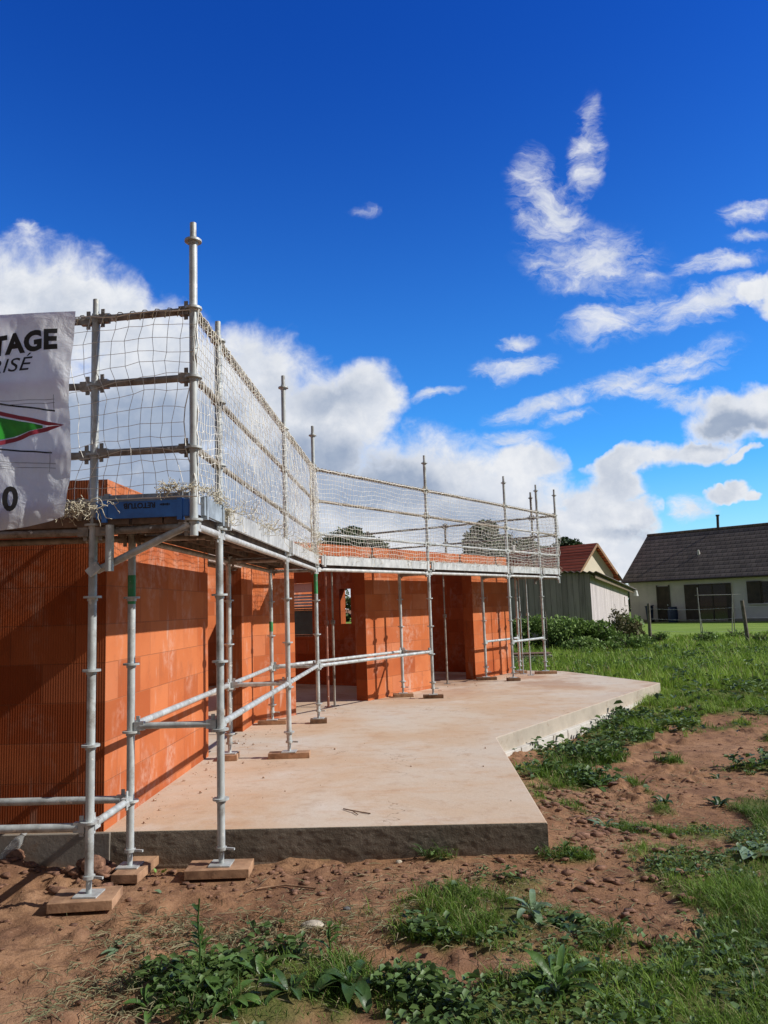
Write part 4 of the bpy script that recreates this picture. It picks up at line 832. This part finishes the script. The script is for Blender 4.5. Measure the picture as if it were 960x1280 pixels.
# ------------------------------------------------------------------ timber sole boards
def board(x, y, z, l, wd, rz, label, m='timber', h=SB):
    mb = MB(); mb.box((0,0,h/2), (l, wd, h)); o = mb.build('timber_board', M[m], loc=(x, y, z), rz=rz, bevel=.003); tag(o, label, 'board', 'timber boards under the scaffold feet'); return o
board(-1.86, 4.42, -.0, .34, .23, .12, 'orange timber board under the foremost scaffold foot at the left', h=SB-.001)
board(-1.76, 4.91, 0, .16, .36, -.03, 'orange timber board lying lengthways under the inner foot, just behind the foremost one', h=SB-.001)
board(-1.24, 4.88, 0, .38, .20, .05, 'orange timber board on the soil in front of the slab, under the middle foot', h=SB-.001)
b_ = [(P3, .38, .13, .05, 'timber board on the slab under the outer pole in the middle of the side scaffold'), (P3i, .16, .22, .1, 'short timber block under the inner pole left of the middle of the slab'), (P4, .20, .14, .1, 'small dark timber block under the pole at the bend'),
      (P4i, .34, .13, .05, 'timber board against the wall under the inner pole before the bend'), (S5, .30, .12, .0, 'dark timber board under the outer pole in front of the second wing doorway'), (S5i, .30, .18, .1, 'timber board under the inner pole against the first wing wall panel'),
      (S6, .22, .16, .1, 'dark timber block under the outer pole at the last wing wall panel'), (S6i, .36, .14, .05, 'dark timber board under the inner pole at the last wing wall panel'), (S7, .40, .16, .0, 'timber board under the last pole at the far end of the slab'), (S7i, .24, .18, .1, 'pale timber block under the inner pole at the far end of the slab')]
for k, (p, l, wd, rz, lb) in enumerate(b_): board(p[0]+(.0), p[1], ZS+.001, l, wd, rz, lb, 'timberdark' if 'dark' in lb else 'timber', SB-.002)

# ------------------------------------------------------------------ litter: bottle, stones, sticks, offcut, stain bits
def mat_clear():
    t = NT('clear_plastic'); t.fin((.85,.88,.88), .12, 0, .5); t.b.inputs['Transmission Weight'].default_value = .75; t.b.inputs['IOR'].default_value = 1.2; return t.m
bt = empty('plastic_bottle', (-2.66, 4.98, .02)); bt.rotation_euler = (0, radians(38), radians(20))
mb = MB(); pr = [(.001,0),(.034,.004),(.037,.03),(.035,.06),(.037,.09),(.036,.13),(.036,.17),(.030,.20),(.016,.225),(.014,.245)]
vs = [(r_*cos(2*pi*i/18), r_*sin(2*pi*i/18), z_) for r_, z_ in pr for i in range(18)]; mb.add(vs, [(k*18+i, k*18+(i+1)%18, (k+1)*18+(i+1)%18, (k+1)*18+i) for k in range(len(pr)-1) for i in range(18)], True); mb.build('bottle_body', mat_clear(), bt)
mb = MB(); mb.tube((0,0,.243), (0,0,.262), .017, 16); mb.build('bottle_cap', simple('milky_plastic', (.7,.72,.72), .4), bt); tag(bt, 'clear plastic bottle leaning on the soil bank below the front wall', 'bottle')
def stone(x, y, s, label, m, fl=.5, name='stone'):
    random.seed(int(abs(x*1000+y*77))); mb = MB(); vs = []; n = 10; k = 6
    for j in range(k+1):
        ph_ = pi*j/k
        for i in range(n):
            a_ = 2*pi*i/n; r_ = sin(ph_)*(1+random.uniform(-.13,.13)); vs.append((r_*cos(a_)*s, r_*sin(a_)*s*.7, cos(ph_)*s*fl))
    mb.add(vs, [(j*n+i, (j+1)*n+i, (j+1)*n+(i+1)%n, j*n+(i+1)%n) for j in range(k) for i in range(n)], False); o = mb.build(name, m, loc=(x, y, gz1(x, y)+s*fl*.5), rz=random.random()*.5); tag(o, label, 'stone'); return o
M['stone'] = simple('pale_stone', (.52,.46,.36), .9, 0, .3, 30, .4)
stone(-.57, 4.05, .055, 'flat cream stone on the soil in the centre foreground', M['stone'], .35)
stone(-.17, 4.98, .022, 'small white stone on the soil near the tuft by the slab', M['stone'])
stone(-.42, 4.25, .022, 'small dark stone right of the flat cream stone', simple('dark_stone', (.12,.12,.12), .8))
mb = MB(); mb.path([(-.96,4.60,gz1(-.96,4.60)+.008), (-.80,4.62,gz1(-.8,4.62)+.012), (-.62,4.55,gz1(-.62,4.55)+.01)], .006, 6); o = mb.build('stick', M['timber']); tag(o, 'thin straight stick lying on the soil in front of the slab', 'stick')
mb = MB(); mb.path([(-1.02,4.55,gz1(-1.02,4.55)+.004), (-.95,4.63,gz1(-.95,4.63)+.012), (-.90,4.70,gz1(-.90,4.7)+.02)], .005, 6); o = mb.build('stick', M['timberdark']); tag(o, 'short dark twig crossing the left end of the thin straight stick', 'stick')
mb = MB(); mb.path([(-.55,5.5,ZS+.006), (-.48,5.42,ZS+.012), (-.42,5.40,ZS+.006), (-.36,5.36,ZS+.006)], .004, 5); mb.path([(-.48,5.42,ZS+.01), (-.44,5.34,ZS+.006)], .003, 5); o = mb.build('twig', M['timberdark']); tag(o, 'small bent twig lying on the slab near its front edge', 'twig')
# lump of red earth by the left foot
mb_spots = [(-1.99,4.83,.075), (-2.56,5.0,.065)]
for k, (x, y, s) in enumerate(mb_spots): stone(x, y, s, ['large crumbly lump of red earth right behind the foremost scaffold pole', 'lump of red earth beside the plastic bottle'][k], M['clod'], .8, 'earth_lump')
# plank stack behind the end of the wing
ps = empty('plank_stack', (2.75, 20.6, gz1(2.75,20.6))); mb = MB()
for k in range(3):
    for j in range(3): mb.box((random.uniform(-.03,.03), -.25+j*.22, .05+.06*k), (1.15, .2, .05), Matrix.Rotation(random.uniform(-.03,.03), 3, 'Z'))
mb.build('planks', simple('grey_planks', (.42,.39,.36), .9, 0, .3, 6), ps, bevel=.003); mb = MB(); mb.box((0,0,.235), (1.2,.6,.02)); mb.build('cover_sheet', M['timberdark'], ps); tag(ps, 'low stack of grey planks lying in the grass beyond the wing scaffold', 'planks')

# ------------------------------------------------------------------ neighbour's house, shed, red-roofed house
def mat_render(name, c):
    t = NT(name); v = t.geo(); col = t.ramp(t.noise(v, .8, 6, .65), [(.3, tuple(x*.8 for x in c)), (.7, c)]); col = t.mix(t.math('MULTIPLY', t.step(t.noise(t.map(v, (2,2,.4)), 1.5, 5, .6), .5, .75), .3), col, tuple(x*.6 for x in c)); t.fin(col, .95, 0, .1); t.bump(t.noise(v, 12, 4, .6), .3, .02); return t.m
def mat_tiles(name, c, c2, row):
    t = NT(name); v = t.obj(); s = t.n('ShaderNodeSeparateXYZ'); t.l(v, s.inputs[0]); cc = t.n('ShaderNodeCombineXYZ'); t.l(s.outputs[0], cc.inputs[0]); t.l(t.math('MULTIPLY', s.outputs[2], 1.), cc.inputs[1])
    b = t.n('ShaderNodeTexBrick'); t.l(cc.outputs[0], b.inputs['Vector']); b.inputs['Scale'].default_value = 1; b.inputs['Brick Width'].default_value = .33; b.inputs['Row Height'].default_value = row; b.inputs['Mortar Size'].default_value = .012; b.inputs['Color1'].default_value = c+(1,); b.inputs['Color2'].default_value = c2+(1,); b.inputs['Mortar'].default_value = (.012,.010,.010,1)
    fr_ = t.math('FRACT', t.math('DIVIDE', s.outputs[2], row)); col = t.mix(t.math('MULTIPLY', t.step(fr_, .55, 1.), .35), b.outputs['Color'], tuple(min(1, x*2.2) for x in c2))
    col = t.mix(t.math('MULTIPLY', t.math('SUBTRACT', 1., t.step(fr_, .0, .28)), .8), col, (.010,.008,.008)); col = t.mix(t.math('MULTIPLY', t.step(t.noise(v, .9, 5, .6), .45, .7), .35), col, tuple(x*.5 for x in c))  # shade of the tile laps painted as a dark band along each row
    t.fin(col, .85, 0, .2); t.bump(fr_, .6, .05); return t.m
M['cream'] = mat_render('grey_render', (.62,.56,.57)); M['tile'] = mat_tiles('brown_tiles', (.125,.105,.095), (.19,.155,.135), .27); M['redtile'] = mat_tiles('red_tiles', (.62,.12,.07), (.72,.17,.10), .22)
M['brownwood'] = simple('brown_shutter', (.055,.035,.028), .7, 0, .35, 3); M['glass'] = simple('dark_glass', (.02,.025,.03), .1, 0, .3, 2, spec=.7); M['gut'] = simple('gutter', (.05,.035,.03), .5)
def gable_house(name, origin, rz, Lx, Dp, ez, rz_, wallm, roofm, over, label, oz=0.):
    r = empty(name, (origin[0], origin[1], oz), rz); tag(r, label, 'house'); mb = MB()
    rid = Dp/2; vs = [(0,0,0),(Lx,0,0),(Lx,Dp,0),(0,Dp,0),(0,0,ez),(Lx,0,ez),(Lx,Dp,ez),(0,Dp,ez),(0,rid,rz_-.1),(Lx,rid,rz_-.1)]
    mb.add(vs, [(0,1,5,4),(1,2,6,9,5),(2,3,7,6),(3,0,4,8,7)]); mb.build('wall', wallm, r)
    sl_ = (rz_-ez)/rid; oe = .35; rb = MB()
    for sgn in (0, 1):
        y0_ = -oe if not sgn else Dp+oe; z0__ = ez-oe*sl_; a_ = [(-over,y0_,z0__),(Lx+over,y0_,z0__),(Lx+over,rid,rz_),(-over,rid,rz_)]
        up_ = [(x,y,z+.12) for x,y,z in a_]; rb.add(a_+up_, [(3,2,1,0),(4,5,6,7),(0,1,5,4),(1,2,6,5),(2,3,7,6),(3,0,4,7)])
    rf = rb.build('roof', roofm, r); tb2 = MB(); tb2.tube((-over,rid,rz_+.10), (Lx+over,rid,rz_+.10), .11, 8); tb2.build('ridge_tiles', roofm, rf)
    g_ = MB(); g_.tube((-over,-oe-.06,ez-oe*sl_+.04), (Lx+over,-oe-.06,ez-oe*sl_+.04), .07, 8); g_.build('gutter', M['gut'], r)
    return r, rf
nh, nrf = gable_house('neighbour_house', (14.4,54.2), radians(-45), 15, 7.2, 2.95, 5.95, M['cream'], M['tile'], .35, 'long grey rendered bungalow with a dark brown tiled roof across the field')
def nb(nm, m, bx_, par=None): mb = MB(); [mb.box2(*b) for b in bx_]; o = mb.build(nm, m, par or nh); return o
dr = nb('door', M['brownwood'], [((2.06,-.05,.05),(2.82,.03,2.32))]); nb('handle', M['galv'], [((2.70,-.10,1.05),(2.76,-.052,1.15))], dr); nb('door_frame', M['gut'], [((1.98,-.07,.05),(2.055,.02,2.40)),((2.825,-.07,.05),(2.90,.02,2.40))], dr)
dd = nb('patio_door', M['glass'], [((4.82,-.03,.05),(6.62,.02,2.3))]); nb('frame', M['brownwood'], [((4.80,-.06,.06),(4.86,-.032,2.36)),((6.58,-.06,.06),(6.64,-.032,2.36)),((5.68,-.06,.06),(5.76,-.032,2.36)),((4.863,-.06,2.28),(6.577,-.033,2.36)),((4.863,-.07,.9),(5.677,-.035,.96)),((5.763,-.07,.9),(6.577,-.035,.96))], dd)
nb('shutter', M['brownwood'], [((3.92,-.09,.08),(4.78,-.03,2.36))]); nb('shutter', M['brownwood'], [((6.66,-.09,.08),(6.90,-.03,2.36))])
wi = nb('window', M['glass'], [((8.72,-.03,1.1),(9.9,.02,2.36))]); nb('frame', M['brownwood'], [((8.70,-.06,1.07),(8.76,-.032,2.40)),((9.3,-.06,1.1),(9.36,-.032,2.36)),((8.763,-.07,1.65),(9.9,-.034,1.70))], wi); nb('sill', M['cream'], [((7.9,-.14,1.0),(10.9,-.002,1.065))], wi)
nb('shutter', M['brownwood'], [((7.88,-.09,1.08),(8.68,-.03,2.40))]); nb('shutter', M['brownwood'], [((9.93,-.09,1.08),(10.7,-.03,2.40))])
nb('plinth', M['baseconc'], [((-.02,-.04,-.3),(15.02,-.002,.18))])
mb = MB(); mb.tube((4.8,3.55,5.8), (4.85,3.55,6.95), .09, 10); mb.tube((4.85,3.55,6.9), (4.85,3.55,7.0), .13, 10); mb.build('chimney_pipe', M['gut'], nrf)
mb = MB(); mb.tube((4.3,1.55,4.3), (4.3,1.5,4.62), .10, 10, .06); mb.build('roof_vent', M['alu'], nrf)
for k, (x, y, h, lb) in enumerate([(3.25,-.5,.95,'blue plastic barrel to the right of the neighbour\'s narrow door'), (1.62,-.45,1.15,'dark blue bin to the left of the neighbour\'s narrow door')]):
    e = empty('water_barrel' if k == 0 else 'wheelie_bin', tuple(nh.matrix_basis @ Vector((x,y,0))), radians(-45)); mb = MB(); bm_ = simple('dark_blue_plastic', (.015,.03,.09), .5)
    if k == 0:
        for z0__, z1__, r0, r1 in ((0,.1,.27,.30),(.1,h*.5,.30,.32),(h*.5,h*.9,.32,.30),(h*.9,h,.30,.26)): mb.tube((0,0,z0__),(0,0,z1__), r0, 16, r1)
        mb.build('barrel_body', bm_, e); mb = MB(); mb.tube((0,0,h+.001),(0,0,h+.04), .28, 16); mb.build('lid', bm_, e)
    else:
        mb.tube((0,0,.08),(0,0,h*.9), .20, 4, .28); mb.build('bin_body', bm_, e, bevel=.01); mb = MB(); mb.box((0,0,h*.93),(.45,.42,.05), Matrix.Rotation(.12,3,'X')); mb.build('lid', bm_, e, bevel=.01)
        mb = MB(); mb.tube((-.18,.16,.09),(.18,.16,.09), .09, 12); mb.build('wheels', M['black'], e)
    tag(e, lb, 'barrel' if k == 0 else 'bin')
# shed
def mat_boards(name, c, c2):
    t = NT(name); v = t.obj(); s = t.n('ShaderNodeSeparateXYZ'); t.l(v, s.inputs[0]); u = t.math('ADD', s.outputs[0], s.outputs[1]); f = t.math('FRACT', t.math('MULTIPLY', u, 4.6)); cell = t.math('FLOOR', t.math('MULTIPLY', u, 4.6))
    wn_ = t.n('ShaderNodeTexWhiteNoise', noise_dimensions='1D'); t.l(cell, wn_.inputs['W']); col = t.mix(wn_.outputs[0], c, c2); col = t.mix(t.math('MULTIPLY', t.step(t.noise(t.map(v, (9,9,.7)), 1.2, 6, .7), .42, .7), .6), col, tuple(x*.42 for x in c))
    col = t.mix(t.math('MULTIPLY', t.math('SUBTRACT', 1., t.step(f, 0, .1)), .8), col, (.03,.03,.03)); t.fin(col, .9, 0, .15); t.bump(f, .3, .01); return t.m
M['shedb'] = mat_boards('shaded_sheet_boards', (.30,.275,.275), (.41,.375,.375)); M['sheds'] = mat_boards('sunlit_weathered_boards', (.50,.45,.45), (.62,.56,.56))  # one cladding twice: shade painted into the front, sunlight into the side
ang_s = radians(66); sh = empty('shed', (6.53,30,-.05), ang_s); tag(sh, 'weathered grey board shed with a low corrugated roof, right of the scaffold end', 'shed')
LS, DS = 8.2, 7.0
mb = MB(); mb.add([(0,.002,0),(0,DS,0),(0,DS,3.05),(0,.002,2.62)], [(0,1,2,3)]); mb.build('front_wall', M['shedb'], sh)
mb = MB(); mb.add([(0,0,0),(LS,0,0),(LS,0,2.05),(0,0,2.6)], [(3,2,1,0)]); mb.add([(LS,0,0),(LS,DS,0),(LS,DS,2.4),(LS,0,2.05)], [(0,1,2,3)]); mb.build('side_wall', M['sheds'], sh)
mb = MB(); n = 160; vs = []; 
for i in range(n+1):
    yv = -.35+(DS+.5)*i/n; c_ = .035*sin(i*pi/2.5)
    for x in (-.25, LS+.55):
        z_ = 2.66-(.55/LS)*x+.43*(yv/DS)*(1)+c_; vs += [(x,yv,z_),(x,yv,z_-.03)]
mb.add(vs, [(i*4,i*4+2,i*4+6,i*4+4) for i in range(n)]+[(i*4+1,i*4+5,i*4+7,i*4+3) for i in range(n)]+[(i*4,i*4+4,i*4+5,i*4+1) for i in range(n)]+[(i*4+2,i*4+3,i*4+7,i*4+6) for i in range(n)]+[(0,1,3,2)], True); mb.build('corrugated_roof', simple('rusty_grey_sheet', (.16,.13,.11), .8, 0, .4, 3), sh)
mb = MB(); mb.bar((-.1,-.20,2.50), (LS+.4,-.20,1.95), .06, .12); mb.build('eaves_beam', simple('brown_beam', (.20,.15,.10), .8), sh)
mb = MB(); mb.box2((LS-1.0,-.03,1.32),(LS-.2,-.003,1.72)); o = mb.build('hatch', M['cream'], sh)
lp = empty('wall_lamp', tuple(sh.matrix_basis @ Vector((LS+.2,-.35,2.0)))); mb = MB(); mb.tube((0,0,0),(0,0,-.25), .06, 12, .11); mb.build('lamp_shade', simple('white_lamp', (.8,.8,.8), .4), lp); mb = MB(); mb.tube((0,0,0),(0,.3,.06), .02, 8); mb.build('bracket', M['galv'], lp); tag(lp, 'small white lamp hanging at the eaves of the grey shed', 'lamp')
# red-roofed house: gable wall looks to the right
rg = radians(40); rh = empty('red_roofed_house', (10.6,53,0), rg); tag(rh, 'house with a red tiled roof and a cream gable behind the grey shed', 'house')
# local x runs along the gable, local y back along the ridge (to the left)
gw, ge, gr_ = 4.1, 3.3, 5.35; dL = 9.
M['creamw'] = mat_render('cream_render', (.82,.74,.60))
mb = MB(); mb.add([(0,0,0),(gw,0,0),(gw,0,ge),(gw/2,0,gr_-.08),(0,0,ge),(0,dL,0),(gw,dL,0),(gw,dL,ge),(gw/2,dL,gr_-.08),(0,dL,ge)], [(0,1,2,3,4),(5,0,4,9),(1,6,7,2),(6,5,9,8,7)]); mb.build('wall', M['creamw'], rh)
for sgn in (-1, 1):
    x0_ = gw/2+sgn*(gw/2+.45); z0__ = ge-.45*(gr_-ge)/(gw/2); a_ = [(x0_,-.35,z0__),(gw/2,-.35,gr_),(gw/2,dL+.3,gr_),(x0_,dL+.3,z0__)]; b2_ = [(x,y,z+.1) for x,y,z in a_]; mb = MB(); mb.add(a_+b2_, [(0,1,2,3),(7,6,5,4),(0,4,5,1),(1,5,6,2),(2,6,7,3),(3,7,4,0)]); mb.build('roof', M['redtile'], rh)
    mb = MB(); mb.bar((x0_,-.37,z0__+.02), (gw/2,-.37,gr_+.02), .05, .16); mb.build('barge_board', simple('tan_board', (.40,.24,.14), .8), rh)

# ------------------------------------------------------------------ fence posts, goal frame
def post(x, y, h, w_, lean, label):
    mb = MB(); mb.tube((0,0,-.15), (lean[0],lean[1],h), w_/2, 8, w_/2*.85); mb.bar((0,-w_/2-.004,h*.5),(0,-w_/2-.03,h*.5), .01,.01); o = mb.build('fence_post', M['oldpost'], loc=(x,y,gz1(x,y))); tag(o, label, 'post', 'weathered posts along the field edge')
M['oldpost'] = simple('old_post', (.17,.15,.12), .9, 0, .4, 6, .4)
post(8.12, 28.3, 1.38, .13, (.03,0), 'thick weathered post at the right end of the brambles'); post(10.45, 25.7, 1.40, .14, (-.10,0), 'thick leaning weathered post at the right edge of the photo')
post(3.95, 24.6, 1.25, .06, (-.03,0), 'thin pale stake standing in front of the brambles near the shed')
gf = empty('swing_frame', (10.3,29.5,0)); M['palep'] = simple('pale_tube', (.30,.30,.29), .5)
mb = MB(); mb.tube((-.1,0,1.62),(1.55,0,1.60), .011, 8); mb.build('top_bar', M['palep'], gf)
for (a_, b2_) in (((0,0,1.9),(.02,-.02,0)), ((0,0,1.2),(.22,.3,0)), ((1.25,0,1.63),(1.12,0,0)), ((1.25,0,1.3),(1.38,.4,0))): mb = MB(); mb.tube(b2_, a_, .017, 8); mb.build('leg', M['palep'], gf)
tag(gf, 'thin pale tubular frame standing in the field in front of the bungalow', 'frame')
mb = MB()
for z_ in (.45, .85, 1.2):
    pp = []
    for i in range(13): f = i/12; pp.append((8.12+(10.42-8.12)*f, 28.3+(25.7-28.3)*f, z_-.06*sin(pi*f)))
    mb.path(pp, .004, 3)
    mb.path([(10.42+k_*.8, 25.7-.9*k_, z_) for k_ in range(5)], .004, 3)
o = mb.build('fence_wire', M['galv']); tag(o, 'slack fence wires strung between the two thick field posts', 'wire')

# ------------------------------------------------------------------ trees, brambles
def foliage(cent, rad, n, size, seed, noise=.35, squash=1., flat=.2, hollow=.25, lumps=9, lr=.45):
    r = np.random.default_rng(seed); c = np.array(cent); R = np.array(rad); L_ = r.normal(0, 1, (lumps, 3)); L_ /= np.linalg.norm(L_, axis=1)[:,None]; L_ *= (.45+.45*r.random((lumps,1))); lrad = lr*(.6+.7*r.random(lumps))
    k = r.integers(0, lumps, n); d = r.normal(0, 1, (n,3)); d /= np.linalg.norm(d, axis=1)[:,None]; q_ = L_[k]+d*(lrad[k]*(hollow+(1-hollow)*r.random(n)**.4))[:,None]
    P = c+q_*R; P[:,2] = np.maximum(P[:,2], c[2]-R[2]*1.05); a1 = r.normal(0, 1, (n,3)); a1 /= np.linalg.norm(a1, axis=1)[:,None]; a2 = np.cross(a1, r.normal(0,1,(n,3))); a2 /= np.linalg.norm(a2, axis=1)[:,None]; s = size*(.5+r.random(n))
    V = np.stack([P-a1*s[:,None]*.6, P+a2*s[:,None]*.32, P+a1*s[:,None]*.6, P-a2*s[:,None]*.32],1)
    shade = np.clip(.5*r.random(n)+.35*(q_[:,2]*.6+.5)+.15*np.sin(k*2.3), 0, 1); return V, shade
def crown_mesh(parts, name, m, parent): V = np.concatenate([p[0] for p in parts]); t_ = np.concatenate([p[1] for p in parts]); return np_mesh(name, V.reshape(-1,3), quads=np.arange(len(V))[:,None]*4+np.array([[0,1,2,3]]), m=m, parent=parent, attrs={'tint': np.repeat(t_, 4)})
M['crown'] = mat_tint('tree_leaves', (.035,.055,.022), (.10,.14,.05), .6, trans=.15); M['crownd'] = mat_tint('dark_leaves', (.012,.026,.010), (.05,.09,.025), .6, trans=.1); M['bark'] = simple('bark', (.08,.06,.045), .9, 0, .3, 4, .4)
M['bramb'] = mat_tint('bramble_leaves', (.050,.11,.025), (.24,.36,.09), .6, trans=.2); M['dryw'] = mat_tint('dry_weed_leaves', (.075,.085,.032), (.20,.17,.09), .7, trans=.2)
def tree(x, y, h, rx, rz_, n, size, seed, label, m, trunk_h, cz):
    r = empty('tree', (x, y, -.1)); mb = MB(); random.seed(seed); mb.path([(0,0,0),(.1,0,trunk_h*.5),(0,.1,trunk_h)], .2, 8, [.32,.26,.2])
    for k in range(9):
        a_ = 2*pi*k/9+random.random(); e = (cos(a_)*rx*.65, sin(a_)*rx*.65, cz+random.uniform(-.3,.8)*rz_); mb.path([(0,0,trunk_h*.7+.1*k), (e[0]*.4,e[1]*.4,trunk_h+(e[2]-trunk_h)*.35), e], .08, 6, [.12,.08,.025])
    mb.build('trunk', M['bark'], r); crown_mesh([foliage((0,0,cz), (rx,rx,rz_), n, size, seed, lumps=18, lr=.38)], 'crown', m, r); tag(r, label, 'tree'); return r
tree(6.3, 62, 8.5, 2.9, 2.6, 9000, .30, 5, 'broad grey-green tree behind the end of the wing scaffold', M['crown'], 3.5, 6.0)
tree(8.6, 66, 7.5, 2.6, 2.0, 6000, .30, 25, 'lower grey-green tree just right of the broad one, behind the net', M['crown'], 3., 5.2)
tree(-4.95, 62, 7.6, 2.5, 1.6, 6000, .28, 6, 'dark green tree top rising just above the wing wall near the bend', M['crown'], 3.5, 6.2)
tree(13.8, 72, 7.5, 1.9, 1.5, 4500, .28, 8, 'small dark green tree top above the ridge of the red roof', M['crownd'], 4, 6.1)
def bush(x, y, parts, m, label, name='bramble_bush', seed=0, size=.09):
    z = gz1(x, y); r = empty(name, (x, y, z)); mb = MB(); random.seed(seed)
    for k in range(14): a_ = random.uniform(0, 2*pi); q_ = parts[k % len(parts)]; e = (q_[0]+cos(a_)*q_[3]*.8, q_[1]+sin(a_)*q_[3]*.6, q_[2]+q_[4]*random.uniform(.3,1.25)); mb.path([(q_[0]*.6,q_[1]*.6,0), ((q_[0]+e[0])/2,(q_[1]+e[1])/2,e[2]*.6), e], .012, 4, [.016,.010,.004])
    mb.build('stems', M['bark'], r); crown_mesh([foliage(q_[:3], (q_[3],q_[3]*.8,q_[4]), q_[5], size, seed+k, lumps=12, lr=.5) for k, q_ in enumerate(parts)], 'leaves', m, r); tag(r, label, 'bush'); return r
bush(3.9, 25.6, [(-.9,0,.5,.9,.58,3000), (.3,.2,.52,.9,.55,3000)], M['bramb'], 'dense dark bramble seen between the end poles of the scaffold', seed=31)
bush(5.1, 25.0, [(-.4,0,.5,.8,.6,3200), (.5,0,.42,.7,.5,2800), (0,-.5,.2,.9,.25,1800)], M['bramb'], 'green bramble mound in front of the dark side of the shed', seed=41)
bush(6.35, 25.6, [(-.4,0,.42,.7,.5,2500), (.3,.2,.5,.5,.55,1500)], M['bramb'], 'bramble with purple stems in front of the shed corner', seed=51)
bush(6.85, 25.4, [(-.45,0,.55,.42,.70,750), (.05,.1,.36,.38,.42,500)], M['dryw'], 'tall brownish dry weeds beside the right end of the shed', 'dry_weeds', 61, .08)
bush(2.2, 26.5, [(-1.0,0,.5,1.,.6,2400), (.3,.1,.5,1.,.55,2400)], M['bramb'], 'dark bramble hidden behind the last wall panel and its poles', seed=71)
bush(6.2, 23.6, [(0,0,.2,.7,.25,1200), (-1.2,.1,.2,.7,.25,1200)], M['bramb'], 'low weeds at the foot of the bramble mounds', seed=81, size=.09)
for k, (x, y, lb) in enumerate([(8.35,28.0,'small weed tuft at the foot of the post by the brambles'), (10.7,25.4,'small weed tuft at the foot of the leaning right-hand post'), (10.35,29.2,'small weed tuft at the left leg of the pale frame'), (11.5,29.3,'small weed tuft at the right leg of the pale frame'), (9.6,27.0,'small weed tuft between the two thick field posts')]):
    bush(x, y, [(0,0,.12,.38,.22,420)], M['bramb'], lb, 'weed_tuft', 91+k, .08)
# distant hedge line closing the field
hd = [foliage((x, 95+4*sin(x*.3), 1.3), (5, 2, 1.9+.7*sin(x*.7)), 1300, .5, 200+i, lumps=10, lr=.5) for i, x in enumerate(np.arange(-75, 110, 6.))]
o = crown_mesh(hd, 'distant_hedge', M['crown'], None); tag(o, 'far line of hedges closing the fields behind the houses', 'hedge', kind='stuff')
